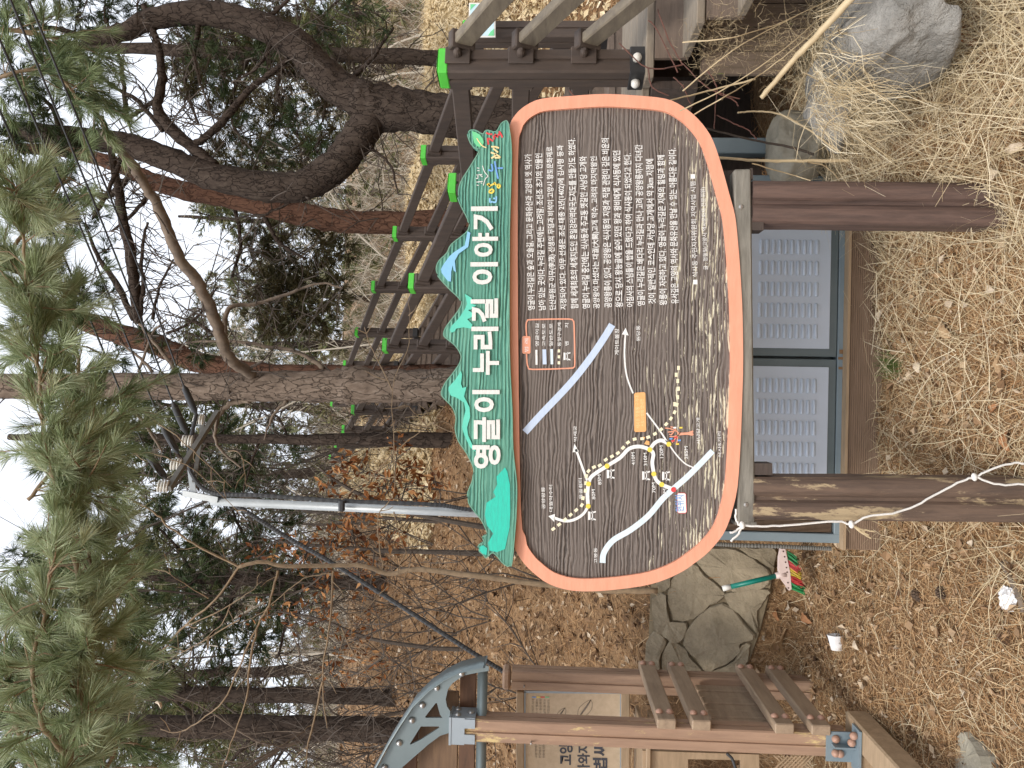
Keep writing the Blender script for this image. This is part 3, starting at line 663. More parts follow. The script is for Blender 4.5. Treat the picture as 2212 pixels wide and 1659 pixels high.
def bench(mb, c, s):
    for q in ([(-.5, -.55), (-.2, -.5), (-.2, .5), (-.5, .55)], [(-.15, -.45), (.5, -.6), (.5, -.42), (-.1, -.25)], [(-.15, .45), (.5, .6), (.5, .42), (-.1, .25)], [(0, -.6), (.13, -.6), (.13, .6), (0, .6)]):
        quad(mb, [(c[0]+a*s, c[1]+b_*s) for a, b_ in q], P2)
for p, s in ((mp(420, 650), 17), (mp(526, 413), 17), (mp(727, 422), 17), (mp(840, 424), 17), (r2(1462, 650), 15)): mb = MB(); bench(mb, p, s); build('bench_mark', mb, mt_print, signroot)
mb = MB()
for s, a, b_, h in (("공양왕릉", (155, 612), (152, 487), 20), ("대궐약수터", (197, 627), (195, 475), 20), ("박재궁", (335, 228), (333, 140), 19), ("육골쉼터", (367, 556), (363, 437), 20),
                    ("80M", (439, 557), (437, 500), 19), ("85M", (474, 473), (470, 416), 19), ("410M", (665, 362), (662, 290), 19), ("310M", (734, 366), (731, 293), 19), ("120M", (826, 322), (823, 251), 19),
                    ("285M", (966, 328), (963, 256), 19), ("70M", (782, 520), (779, 461), 19), ("20M", (846, 554), (842, 496), 19), ("서낭당고개", (1035, 245), (1032, 94), 20), ("식사5거리", (1156, 320), (1152, 172), 19), ("고봉동", (451, 920), (449, 832), 19)):
    mb = MB(); add_text(mb, s, mp(*a), mp(*b_), h*zm, P2, .008); build('place_name', mb, mt_print, signroot)
for s, a, b_, h in (("게이트볼장", (1800, 642), (1800, 470), 28), ("원당동", (1938, 552), (1936, 450), 26), ("영글이길", (1281, 585), (1281, 437), 24), ("고속도로", (1324, 585), (1324, 437), 24), ("일반도로", (1371, 585), (1371, 437), 24), ("동및구경계", (1425, 585), (1425, 432), 24), ("벤", (1473, 580), (1473, 553), 24), ("치", (1473, 465), (1473, 435), 24)):
    mb = MB(); add_text(mb, s, r2(*a), r2(*b_), h/3, P2, .008); build('place_name', mb, mt_print, signroot)
# legend
mb = MB(); ribbon(mb, [r2(*p) for p in ((1200, 520), (1197, 450), (1205, 420), (1235, 412), (1470, 408), (1500, 420), (1508, 450), (1513, 690), (1505, 720), (1470, 728), (1240, 735), (1212, 722), (1203, 690), (1200, 630))], 3, P2, k=2)
quad(mb, [r2(*p) for p in ((1172, 525), (1180, 518), (1222, 520), (1226, 530), (1226, 625), (1220, 633), (1178, 634), (1172, 625))], P2)
build('legend_frame', mb, mt_peach, signroot)
mb = MB(); add_text(mb, "범 례", r2(1212, 620), r2(1212, 535), 8.5, P2-.0006); quad(mb, [r2(1257, 608), r2(1270, 608), r2(1272, 705), r2(1258, 705)], P2); build('legend_title', mb, mt_print, signroot)
mb = MB(); quad(mb, [r2(1303, 605), r2(1327, 605), r2(1330, 702), r2(1305, 702)], P2); build('legend_highway', mb, mt_road, signroot)
mb = MB(); quad(mb, [r2(1354, 603), r2(1371, 603), r2(1373, 702), r2(1356, 702)], P2); build('legend_road', mb, mt_road_l, signroot)
mb = MB()
for y in (615, 653, 692): quad(mb, [r2(1402, y-10), r2(1418, y-10), r2(1418, y+10), r2(1402, y+10)], P2)
build('legend_dashes', mb, mt_dash, signroot)
mb = MB(); quad(mb, [r2(*p) for p in ((1897, 895), (1905, 886), (1962, 882), (1970, 890), (1976, 1130), (1968, 1139), (1905, 1141), (1898, 1132))], P2)
quad(mb, [mp(728, 222), mp(746, 228), mp(746, 250), mp(716, 243)], P2-.0008); quad(mb, [mp(710, 200), mp(722, 205), mp(716, 216)], P2-.0008)
build('callout', mb, mt_orange, signroot)
mb = MB(); add_text(mb, "식사동 오봉동 구계대", r2(1938, 1115), r2(1928, 905), 9, P2-.0006); add_text(mb, "스토리텔링 안내판", r2(1966, 1105), r2(1958, 925), 7.5, P2-.0006); build('callout_text', mb, mt_cream, signroot)
mb = MB(); quad(mb, [mp(*p) for p in ((903, 528), (910, 521), (945, 521), (953, 528), (957, 628), (950, 636), (912, 636), (905, 629))], P2); build('here_plate', mb, mt_print, signroot)
mb = MB(); ribbon(mb, [mp(*p) for p in ((903, 528), (910, 521), (945, 521), (953, 528), (957, 628), (950, 636), (912, 636), (905, 629), (903, 528))], 1.1, P2-.0005, k=1); build('here_outline', mb, mt_red, signroot)
mb = MB(); add_text(mb, "현위치", mp(944, 626), mp(941, 532), 19, P2-.0006, .01); build('here_text', mb, mt_blue, signroot)
# spirit tree picture
mb = MB(); quad(mb, [mp(*p) for p in ((992, 165), (997, 175), (990, 178), (998, 188), (990, 196), (960, 190), (930, 192), (905, 196), (905, 182), (930, 178), (965, 176))], P2)
for pth in (((920, 185), (890, 165), (860, 155), (835, 152)), ((890, 168), (875, 172), (850, 175)), ((915, 190), (885, 200), (860, 200)), ((905, 195), (890, 215), (875, 235)), ((900, 170), (888, 150), (865, 145)), ((905, 197), (905, 215), (900, 240)), ((885, 172), (870, 190), (858, 186))):
    ribbon(mb, [mp(*p) for p in pth], 2.3, P2, k=3)
build('tree_picture', mb, mt_peach, signroot)
for mm, pts in ((mt_yellow, ((925, 150), (905, 243))), (mt_blue, ((915, 222), (868, 213))), (mt_red, ((880, 225), (895, 205))), (mt_print, ((890, 150),))):
    mb = MB()
    for a, b_ in pts: quad(mb, [mp(a-9, b_-4), mp(a+9, b_-5), mp(a+9, b_+4), mp(a-9, b_+5)], P2-.0008)
    build('ribbon_picture', mb, mm, signroot)
# header
hd = [(1095, 1224), (1084, 1216), (1070, 1199), (1062, 1196), (1050, 1206), (1042, 1198), (1034, 1191), (1035, 1178), (1044, 1173), (1042, 1161), (1052, 1156), (1045, 1136), (1035, 1119), (1024, 1106), (1011, 1086), (1012, 1063), (1022, 1036), (1021, 1010), (1007, 980), (989, 953), (982, 926), (984, 903), (976, 880), (957, 860), (952, 848), (961, 826), (977, 806), (992, 783), (994, 766), (981, 746), (961, 730), (957, 720), (964, 703), (987, 673), (996, 656), (992, 643), (971, 623), (947, 596), (941, 580), (947, 563), (964, 546), (974, 527), (1004, 503), (1012, 490), (1011, 473), (996, 443), (989, 420), (994, 393), (1014, 360), (1034, 325), (1026, 318), (1017, 308), (1011, 290), (1014, 281), (1027, 280), (1042, 288), (1046, 283), (1054, 280), (1071, 283), (1081, 267), (1091, 260), (1097, 262), (1101, 277), (1106, 333), (1102, 467), (1101, 553), (1101, 753), (1107, 886), (1109, 970), (1117, 1046), (1116, 1106), (1114, 1139), (1107, 1216), (1101, 1223)]
HY = SY-.045
HT = smooth_closed(hd, 3)
header = build('header_board', MB().prism([PY(*p, HY) for p in HT], (0, .044, 0)), mt_teal, signroot)
mb = MB(); n = len(HT); h2 = inset(HT, 2.4); A = [PY(*p, HY-.0015) for p in HT]; B = [PY(*p, HY-.0015) for p in h2]
mb.add(A+B, [(i, (i+1) % n, n+(i+1) % n, n+i) for i in range(n)]); build('edge_line', mb, mt_teal_edge, header)
for ch2, a, b_, x0, x1 in (("영", 1378, 1225, 848, 1032), ("글", 1205, 1045, 858, 1028), ("이", 1012, 868, 848, 1026), ("누", 770, 615, 852, 1022), ("리", 605, 458, 842, 1018), ("길", 430, 275, 838, 1016), ("이", 185, 40, 836, 1016)):
    mb = MB(); add_text(mb, ch2, r2(x1, a), r2(x1, b_), (x1-x0)/3, HY-.004, .032, .009); build('letter', mb, mt_ltext, header)
def r1(x, y): return (737.4+x/3, y/3)
for ch2, a, b_, x0, x1 in (("야", 1664, 1510, 848, 1016), ("기", 1495, 1338, 840, 1014)):
    mb = MB(); add_text(mb, ch2, r1(x1, a), r1(x1, b_), (x1-x0)/3, HY-.004, .032, .009); build('letter', mb, mt_ltext, header)
zl = 360/952.0*2212/4032; lx0, ly0 = 1700*2212/4032, 460*2212/4032
def lp(x, y): return (lx0+x*zl, ly0+y*zl)
for mm, strokes in ((mt_red, (((565, 165), (595, 178), (632, 182)), ((580, 220), (590, 290)), ((588, 222), (620, 240), (640, 255)), ((640, 195), (650, 235)), ((655, 180), (690, 215)), ((655, 205), (685, 190)), ((700, 150), (720, 180), (735, 215)), ((705, 195), (690, 175)))),
                    (mt_cream, (((620, 312), (660, 312), (700, 325)), ((640, 330), (690, 370)), ((615, 370), (665, 395), (620, 432)), ((660, 385), (712, 422), (655, 425)))),
                    (mt_blue, (((622, 490), (632, 560), (590, 552)), ((655, 462), (672, 560), (690, 645)), ((685, 535), (742, 533)))),
                    (mt_yellow, (((575, 700), (610, 715), (655, 690)), ((590, 690), (605, 730)), ((700, 700), (712, 722), (695, 740), (682, 722), (700, 700)), ((650, 680), (670, 712)), ((600, 770), (625, 755), (645, 770), (625, 792), (600, 785), (600, 770)))),
                    (mt_skyblue, (((605, 845), (608, 890), (632, 880)), ((672, 828), (668, 885), (635, 888)), ((640, 850), (668, 850)))),
                    (mt_ltext, (((528, 508), (548, 570), (588, 618)), ((588, 618), (556, 650), (538, 715)), ((470, 532), (495, 535)), ((475, 560), (498, 560)), ((465, 605), (525, 600)), ((460, 640), (480, 640), (480, 600)), ((505, 610), (530, 625)), ((465, 680), (530, 672)), ((468, 710), (490, 715)), ((510, 690), (525, 690))))):
    mb = MB()
    for st in strokes: ribbon(mb, [lp(*p) for p in st], 3.6 if mm is not mt_ltext else 1.8, HY-.003, k=4)
    build('logo_letters', mb, mm, header)
mb = MB(); mb.prism([PY(*lp(*p), HY-.006) for p in ((418, 150), (455, 158), (500, 185), (530, 225), (541, 265), (530, 300), (500, 312), (465, 298), (440, 262), (428, 205))], (0, .006, 0)); build('leaf_emblem', mb, mt_leafg, header)
mb = MB(); ribbon(mb, [lp(468, 222), lp(495, 265), lp(530, 305), lp(568, 320)], 2.2, HY-.0075); build('leaf_stalk', mb, mt_cream, header)
for mm, pg in ((mt_skyblue, [r2(*p) for p in ((700, 2), (730, -25), (800, -70), (818, -160), (836, -150), (822, -60), (760, -15), (735, 30), (742, 105), (728, 95), (722, 60), (712, 100), (710, 165), (690, 162), (650, 110), (645, 85), (665, 50))]),
               (mt_mint, [r2(*p) for p in ((800, 245), (845, 272), (845, 310), (875, 318), (840, 345), (820, 350), (850, 370), (845, 395), (815, 410), (850, 445), (840, 470), (790, 462), (745, 470), (735, 488), (715, 496), (702, 480), (712, 455), (765, 400), (800, 345), (815, 310))]),
               (mt_mint, [r2(*p) for p in ((775, 745), (782, 770), (775, 830), (785, 855), (810, 848), (800, 890), (795, 910), (830, 980), (835, 1040), (815, 1110), (820, 1160), (850, 1225), (872, 1270), (835, 1240), (800, 1170), (782, 1110), (790, 1060), (805, 1000), (795, 950), (750, 920), (710, 905), (695, 875), (695, 850), (740, 800))])):
    build('ridge_emblem', MB().prism([PY(*p, HY-.005) for p in pg], (0, .005, 0)), mm, header)
r3b = lambda x, y: (737.4+x/3, 1106+y/3)
mb = MB()
for pg in ([r2(1060, 1370), r2(1075, 1395), r2(1092, 1480), r2(1095, 1640), r3b(1090, 100), r3b(1060, 240), r3b(1010, 260), r3b(960, 250), r3b(950, 200), r3b(985, 140), r3b(945, 90), r3b(930, 20), r2(940, 1600), r2(1000, 1560), r2(985, 1530), r2(1010, 1480), r2(1005, 1430)], [r3b(895, 225), r3b(920, 215), r3b(945, 235), r3b(940, 280), r3b(915, 270), r3b(895, 250)]):
    mb.add([PY(*p, HY-.002) for p in pg], [tuple(t) for t in tessellate_polygon([[Vector(PY(*p, HY)) for p in pg]])])
build('fresh_paint', mb, mt_turq, header)
# beam, corbels, posts
bA, bB = PY(1603, 366, SY+.0), PY(1612, 1128, SY+.0)
build('cross_beam', MB().beam(bA+arr([0, .03, 0]), bB+arr([0, .03, 0]), .075, .063, ch=.006), mt_greywood, signroot)
for p in ((1600, 447), (1611, 1090)):
    q = PY(*p, SY-.008); build('screw', MB().lathe(q, (0, -1, 0), [(0, .008), (.004, .008), (.005, .002)], 10), mt_bolt, signroot)
build('backing_batten', MB().beam(PY(1570, 372, SY+.085), PY(1586, 1128, SY+.085), .05, .12), mt_darkwood, signroot)
def log_post(cT, mat):
    mb = MB(); top = PY(1621, cT[0], SY+.03); bot = PY(2235, cT[1], SY+.03); w2 = .083
    prof = []
    for sgn in (-1, 1):
        for a in np.linspace(155, 25, 7):
            prof.append((sgn*.0425+math.cos(RAD(a))*.0405, -.02-math.sin(RAD(a))*.042))
    prof += [(.082, .055), (-.082, .055)]
    k = len(prof); zs = np.linspace(top[2], bot[2]-.15, 14); V = []
    for z in zs:
        f = (z-top[2])/(bot[2]-top[2]); c = top+(bot-top)*f
        V += [(c[0]+p[0]*(1+rng.normal(0, .006)), SY+.045+p[1]+rng.normal(0, .0008), z) for p in prof]
    mb.add(V, [(r_*k+i, r_*k+(i+1) % k, (r_+1)*k+(i+1) % k, (r_+1)*k+i) for r_ in range(13) for i in range(k)]+[tuple(range(k)), tuple(13*k+i for i in range(k))])
    build('post', mb, mat, signroot)
log_post((440, 446), mt_logpost); log_post((1074, 1080), mt_logpost_worn)
for (x0, x1, ya, yb) in ((1622, 1649, 470, 497), (1621, 1626, 363, 387), (1628, 1668, 1001, 1026), (1588, 1634, 1128, 1134)):
    build('corbel', MB().prism([PY(x0, ya, SY+.0), PY(x1, ya, SY+.0), PY(x1+1, yb, SY+.0), PY(x0, yb, SY+.0)], (0, .07, 0)), mt_darkwood if ya < 1100 else mt_greywood, signroot)
# rope
def r33(x, y): return (1474.7+x/3, 1106+y/3)
def r23(x, y): return (1474.7+x/3, 553+y/3)
rope = thing('rope', 'white cord knotted round the worn left post of the trail sign', 'rope', PY(1605, 1134, SY-.02))
mb = MB(); RP = SY-.055
for pth in ([r33(345, -20), r33(350, 60), r33(390, 85), r33(550, 90), r33(700, 85), r33(1000, 60), r33(1095, 80), r33(1200, 30), r33(1400, 0), r23(1580, 1580), r23(1780, 1470), r23(1900, 1430), r23(2000, 1380), r23(2150, 1340), r23(2240, 1350)],
            [r33(390, 85), r33(365, 140), r33(312, 190)], [r33(390, 85), r33(350, 120), r33(305, 135)], [r23(1900, 1430), r23(2050, 1480), r23(2240, 1475)]):
    mb.tube(wobble([PY(a, b_, RP) for a, b_ in pth], 5, .0012), .0040, 7)
build('cord', mb, mt_rope, rope, True)
mb = MB()
for p in (r33(390, 85), r33(1098, 80), r23(1895, 1432)): mb.lathe(PY(*p, RP)+arr([-.014, 0, 0]), (1, 0, .2), [(0, .004), (.006, .009), (.014, .0105), (.022, .009), (.028, .004)], 9)
build('knot', mb, mt_rope, rope, True)
mb = MB()
for e in ((1180, 130), (1220, 170), (1245, 128), (1205, 150)): mb.tube(wobble([PY(*r33(1100, 82), RP), PY(*r33((1100+e[0])/2, e[1]*.5+50), RP), PY(*r33(*e), RP)], 4, .001), .003, 5)
build('frayed_end', mb, mt_cane, rope)

# ================================================================== STEEL CABINET BEHIND THE SIGN
CY = 3.6
cab = thing('equipment_cabinet', 'grey-blue steel cabinet with two louvred doors on a ribbed timber plinth', 'cabinet', PY(1870, 780, CY))
def Pz(tx, ty, Y=CY): return PY(tx, ty, Y)
xl, xr = Pz(1700, 1170)[0], Pz(1700, 379)[0]; zb = Pz(1827, 780)[2]; zt = zb+.83
build('carcass', MB().box(((xl+xr)/2, CY+.33, (zb+zt)/2), (xr-xl-.02, .5, zt-zb-.01)), mt_frame, cab)
build('bottom_rail', MB().box(((xl+xr)/2, CY+.03, zb+.019), (xr-xl, .06, .038), ch=.003), mt_frame_l, cab)
build('top_rail', MB().box(((xl+xr)/2, CY+.03, zt-.02), (xr-xl, .06, .04), ch=.003), mt_frame_l, cab)
for x in (xl+.02, xr-.02): build('corner_upright', MB().box((x, CY+.03, (zb+zt)/2), (.042, .062, zt-zb), ch=.003), mt_frame_l, cab)
xm = Pz(1700, 772)[0]; xd0 = Pz(1700, 1122)[0]; lou = None
lp_mb = MB().tube([(0, 0, -.0), (0, 0, .006), (0, 0, .042), (0, 0, .048)], [.002, .0075, .0075, .002], 8)
for a, b_, cols in ((xm+.006, xr-.045, (515, 560, 605, 650, 697, 740)), (xd0+.01, xm-.006, (840, 886, 932, 978, 1023, 1069))):
    dw = b_-a; zd0, zd1 = Pz(1807, 780)[2], zt-.045
    dr = build('door', MB().box(((a+b_)/2, CY+.012, (zd0+zd1)/2), (dw, .024, zd1-zd0), ch=.003), mt_frame, cab)
    fr = .036
    build('door_panel', MB().box(((a+b_)/2, CY-.001, (zd0+zd1)/2), (dw-2*fr, .012, zd1-zd0-2*fr), ch=.0015), mt_door, dr)
    cx = [Pz(1700, q)[0] for q in ((535, 580, 625, 669) if a > xm-.1 and a > 0.1 else (833, 878, 924, 970, 1016))]
    x_first = Pz(1700, 534)[0] if a > xm else Pz(1700, 833)[0]; step = Pz(1700, 534)[0]-Pz(1700, 579.5)[0]
    for k in range(6):
        x = x_first-step*k if a > xm else x_first-step*k
        if not (a+fr+.02 < x < b_-fr-.005): continue
        for j in range(10):
            z = Pz(1763, 600)[2]+.0282*j
            if z > zd1-fr-.02: break
            mbx = lou
            if lou is None:
                lou = build_local('louvre', MB().lathe((0, 0, 0), (1, 0, 0), [(-.034, .001), (-.030, .0085), (.030, .0085), (.034, .001)], 8), mt_door, dr, Vector((x, CY-.008, z))-wloc(dr), True)
            else: copy_mesh('louvre', lou, (x, CY-.008, z), dr)
    if a > xm:
        x = x_first+step
        if x < b_-fr-.02: pass
# slatted left bay
slx0, slx1 = xl+.045, xd0-.005
ns = 9
for i in range(ns):
    x = slx0+(slx1-slx0)*(i+.5)/ns
    build('slat', MB().box((x, CY+.02, (zb+zt)/2), ((slx1-slx0)/ns-.0035, .02, zt-zb-.09), ch=.002), mt_rib, cab)
px0, px1 = Pz(1850, 1185)[0], Pz(1850, 372)[0]; pz0, pz1 = Pz(1876, 780)[2]-.06, Pz(1826, 780)[2]
build('plinth_board', MB().box(((px0+px1)/2, CY+.0, (pz0+pz1)/2), (px1-px0, .05, pz1-pz0)), mt_rib, cab)
mb = MB(); nr = 17
for i in range(nr): mb.box(((px0+px1)/2, CY-.0265, pz0+(pz1-pz0)*(i+.5)/nr), (px1-px0-.004, .006, (pz1-pz0)/nr*.55))
build('plinth_ribs', mb, mt_rib, cab, kind='stuff')
build('plinth_top', MB().box(((px0+px1)/2, CY-.01, pz1+.006), (px1-px0, .08, .012)), mt_wood_kx, cab)
mb = MB()
for x, w2, h in ((xm+.0, .012, .03), (xm+.03, .02, .02), (xm-.045, .012, .025)): mb.box((x, CY-.0015, zb+.02), (w2, .002, h))
build('rust_stain', mb, mt_rust, cab)
mb = MB(); q = [Pz(*r33(*p), CY+.03) for p in ((180, 205), (350, 215), (600, 222), (800, 232), (960, 238))]
pth = wobble(q, 24, 0); rr = .0095+.0016*np.sign(np.sin(np.arange(len(pth))*math.pi/1.0+.5)); mb.tube(pth, rr, 9); build('drain_hose', mb, mt_conduit_g, cab)
# steel column right of the cabinet, below the landing
colr = thing('steel_column', 'blue-grey square steel column in the dark gap beneath the landing', 'column', PY(1685, 319, 3.75))
qa, qb = PY(1480, 318, 3.75), PY(1690, 320, 3.75)
build('shaft', MB().box((qa+qb)/2, (.075, .075, qa[2]-qb[2]+.1), ch=.004), mt_frame_l, colr)
build('base_plate', MB().box(qb+arr([0, 0, -.05]), (.13, .13, .012)), mt_frame, colr)

# ================================================================== STONE RETAINING WALL
def wallpt(tx, ty):
    d = ray(tx, ty); s = 4.32/d[1]
    for _ in range(6):
        z = EYE[2]+d[2]*s; s = (4.30+.42*max(z-.15, -.2)/.8)/d[1]
    return EYE+d*s
wall = thing('retaining_wall', 'low retaining wall of large cracked flat stones below the leaf-covered slope', 'stone wall', wallpt(1700, 1340))
stones = [[(200, 228), (345, 238), (465, 300), (560, 372), (558, 480), (400, 520), (292, 500), (155, 395), (95, 320), (125, 262)],
 [(362, 232), (480, 228), (610, 235), (605, 330), (578, 360), (480, 300)], [(-40, 400), (80, 330), (148, 405), (278, 508), (258, 558), (150, 636), (48, 702), (-60, 690), (-90, 520)],
 [(302, 515), (560, 492), (545, 560), (492, 640), (500, 760), (482, 775), (402, 690), (285, 572)], [(56, 716), (264, 578), (468, 788), (440, 830), (385, 848), (372, 920), (240, 1000), (162, 1028), (92, 950), (10, 850)],
 [(-80, 830), (5, 862), (80, 960), (148, 1045), (60, 1110), (-90, 1100), (-140, 960)], [(388, 858), (440, 845), (425, 950), (385, 1050), (250, 1120), (160, 1055), (250, 1010), (378, 935)],
 [(-170, 350), (-30, 300), (70, 322), (-45, 390), (-100, 505), (-160, 470)], [(-190, 560), (-100, 530), (-70, 700), (40, 712), (-5, 845), (-90, 820), (-180, 740)], [(-180, 760), (-95, 835), (-150, 955), (-100, 1110), (-210, 1100), (-230, 900)],
 [(-60, 250), (110, 235), (85, 310), (-30, 290)]]
bk = [wallpt(*r33(*p)) for p in ((-200, 300), (-40, 250), (200, 226), (600, 232), (600, 335), (552, 560), (500, 770), (440, 940), (380, 1060), (200, 1110), (-200, 1100), (-220, 800))]
build('mortar_bed', MB().prism(bk, (0, .06, -.03)), M('mortar', (.24, .19, .12), (.14, .11, .07), 9, rough=1, bump=.6), wall)
for sidx, st in enumerate(stones):
    pts = arr([wallpt(*r33(*p)) for p in st]); c = pts.mean(0); pts = c+(pts-c)*.995
    fine = wobble(np.vstack([pts[-2:], pts, pts[:3]]), 3, .004)[6:6+3*len(pts)]
    n_ = arr([0, -.88, .47]); pro = .02+.012*random.random(); k = len(fine)
    V = list(fine+n_*-.08)+list(fine+n_*(pro-.012))+list(c+(fine-c)*.965+n_*pro)+list(c+(fine-c)*.5+n_*(pro+.003)+rng.normal(0, .0008, (k, 3)))+[c+n_*(pro+.004)]
    f = [(r_*k+i, r_*k+(i+1) % k, (r_+1)*k+(i+1) % k, (r_+1)*k+i) for r_ in range(3) for i in range(k)]+[(3*k+i, 3*k+(i+1) % k, 4*k) for i in range(k)]
    build('stone', MB().add(V, f), mt_stone, wall)

# ================================================================== SHELTER AT THE LEFT
KY, KB = 3.6, 4.22
def r32(x, y): return (737.4+x/3, 1106+y/3)
kio = thing('trail_shelter', 'brown timber trail shelter with curved grey steel roof and rice seed panel', 'shelter', (PY(1820, 1606, KY)[0], KY, PY(1820, 1606, KY)[2]))
def grooved_post(xc, Y, z0, z1, s, mat, name):
    mb = MB(); pr = post_prof(s, .01); k = len(pr)
    mb.add([(xc+p[0], Y+p[1], z) for z in (z0, z1) for p in pr], [(i, (i+1) % k, k+(i+1) % k, k+i) for i in range(k)]+[tuple(range(k)), tuple(range(k, 2*k))])
    return build(name, mb, mat, kio)
fx = PY(1400, 1594, KY-.05)[0]; fz0, fz1 = PY(1800, 1606, KY)[2], PY(990, 1590, KY)[2]; PS = .104
grooved_post(fx, KY, fz0-.05, fz1, PS, mt_wood_kw, 'front_post')
bxx = PY(1250, 1475, KB-.05)[0]; bz1 = PY(1086, 1472, KB)[2]
grooved_post(bxx, KB, .1, bz1-.05, PS, mt_wood_k, 'back_post')
build('post_cap', MB().box((bxx, KB, bz1-.022), (PS+.006, PS+.006, .044), ch=.012), mt_wood_k, kio)
for p, Y in ((r32(1185, 1125), KB-.056), (r32(1230, 1490), KY-.056)): build('nail', MB().lathe(PY(*p, Y)+arr([0, .01, 0]), (0, -1, 0), [(0, .004), (.03, .004), (.031, .001)], 8), mt_bolt, kio)
# four short side beams with dome bolts
for nT, fT in ((1433, 1406), (1507, 1470), (1683, 1622), (1759, 1692)):
    za, zb2 = PY(nT, 1560, KY-.06)[2], PY(fT, 1455, KB+.08)[2]; z = (za*.7+zb2*.3)
    xa = fx+PS/2+.024
    be = build('side_beam', MB().beam((xa, KY-.075, z), (xa, KB+.05, z), .046, .086, ch=.005), mt_wood_kb, kio)
    for yy2 in (KY-.0, KB+.0):
        for dz in (-.024, .024):
            build('dome_bolt', MB().lathe((xa+.022, yy2, z+dz), (1, 0, 0), [(0, .018), (.006, .0175), (.014, .012), (.018, .004), (.0185, 0)], 10), mt_bolt_w, be, True)
# side wall of upright boards between the posts
wz1, wz0 = PY(1512, 1500, 4.0)[2], PY(1648, 1510, 3.9)[2]
for i in range(6):
    y = KY+.07+(KB-KY-.14)*(i+.5)/6; build('side_board', MB().box((fx+.01, y, (wz0+wz1)/2-.0), (.024+.008*(i % 2), (KB-KY-.14)/6-.011, wz1-wz0), ch=.005), mt_wood_kb, kio)
# panel on the back
pyb = KB-.01
build('panel_board', MB().prism([PY(1134, 1494, pyb), PY(1341, 1496, pyb), PY(1341, 1720, pyb), PY(1134, 1720, pyb)], (0, .012, 0)), mt_panel, kio)
mb = MB()
for a, b_ in (((1133, 1493), (1133, 1720)), ((1342, 1496), (1342, 1720)), ((1133, 1494), (1342, 1496))): mb.beam(PY(*a, pyb-.004), PY(*b_, pyb-.004), .012, .009, up=(0, 1, 0))
build('panel_trim', mb, mt_shoe, kio)
build('panel_rail', MB().beam(PY(1124, 1490, KB), PY(1124, 1720, KB), .06, .042, ch=.004), mt_wood_kx, kio)
build('panel_rail', MB().beam(PY(1350, 1492, KB), PY(1350, 1720, KB), .06, .046, ch=.004), mt_wood_kx, kio)
PI_ = pyb-.002
mb = MB()
for s, a, b_, h in (("고양", (1500, 1640), (1500, 1500), 90), ("가와지", (1610, 1700), (1610, 1505), 80), ("볍씨", (1725, 1680), (1725, 1490), 95)):
    add_text(mb, s, r32(*a), r32(*b_), h/3, PI_, .03)
build('brush_title', mb, mt_ink, kio)
mb = MB()
for i, s in enumerate(("신석기 시대", "은 이 볍씨는", "던 한민족의", "살아 숨쉬는", "이었습니다.")): add_text(mb, s, r32(1250+25*i, 1310), r32(1250+25*i, 1212), 5.6, PI_)
build('small_print', mb, mt_ink_l, kio); mb = MB()
for i, s in enumerate(("고양 땅에서", "한강에서 난", "진화에 대한")): add_text(mb, s, r32(1270+25*i, 1595), r32(1270+25*i, 1500), 5.6, PI_)
build('small_print', mb, mt_ink_l, kio)
mb = MB()
for cx2, cy2, sc in ((1585, 1275, 1.0), (1430, 1305, .62)):
    for d in (-22, -8, 8, 22): ribbon(mb, [r32(cx2-55*sc+8, cy2+58*sc), r32(cx2-d*sc*.6-6, cy2+d*.5*sc), r32(cx2+30*sc, cy2-55*sc)], .9, PI_, k=4)
    ribbon(mb, [r32(cx2-55*sc, cy2+60*sc), r32(cx2-20*sc-22*sc, cy2-8*sc), r32(cx2+30*sc, cy2-57*sc), r32(cx2+35*sc, cy2+5*sc), r32(cx2-20*sc, cy2+62*sc)], .9, PI_, k=4)
build('seed_drawing', mb, mt_ink_l, kio)
for mm, ya in ((mt_blue, 1196), (mt_yellow, 1196), (mt_red, 1196), (mt_leafg, 1196)):
    i = (mt_blue, mt_yellow, mt_red, mt_leafg).index(mm); mb = MB(); ribbon(mb, [r32(1235+28*i, 1200), r32(1262+28*i, 1200)], 2.2, PI_, k=1); build('colour_bar', mb, mm, kio)
# roof: curved steel rib with cut-outs, sheet, gable planks and tube
arc = [(955, 1003), (940, 995), (880, 1005), (780, 1030), (680, 1080), (580, 1150), (480, 1250), (400, 1370), (320, 1500), (250, 1630), (180, 1760), (110, 1890)]
inn2 = [(250, 1890), (320, 1760), (400, 1650), (480, 1580), (560, 1510), (640, 1450), (705, 1430), (705, 1290), (685, 1262), (676, 1215), (690, 1150), (720, 1110), (790, 1060), (880, 1042), (955, 1030)]
holes = [[(620, 1240), (612, 1238), (542, 1328), (548, 1334), (655, 1334), (640, 1315), (630, 1280)], [(515, 1390), (632, 1390), (634, 1398), (570, 1440), (510, 1478), (448, 1508), (446, 1500)]]
build('roof_rib', MB().prism([PY(*r32(*p), KY-.03) for p in arc+inn2], (0, .012, 0), [[PY(*r32(*p), KY-.03) for p in h] for h in holes]), mt_steel, kio)
for p in ((780, 1045), (618, 1138), (525, 1250), (458, 1348), (375, 1495), (280, 1655)):
    build('rib_bolt', MB().lathe(PY(*r32(*p), KY-.03), (0, -1, 0), [(0, .016), (.005, .016), (.012, .012), (.016, .004)], 10), mt_bolt, kio, True)
sa = arr([PY(*r32(*p), KY-.03) for p in arc[1:]]); mb = MB(); k = len(sa)
up = arr([0, 0, .010]); V = list(sa+up*.4+arr([0, -.03, 0]))+list(sa+up*.4+arr([0, .13, 0]))+list(sa+up*1.3+arr([0, -.03, 0]))+list(sa+up*1.3+arr([0, .13, 0]))
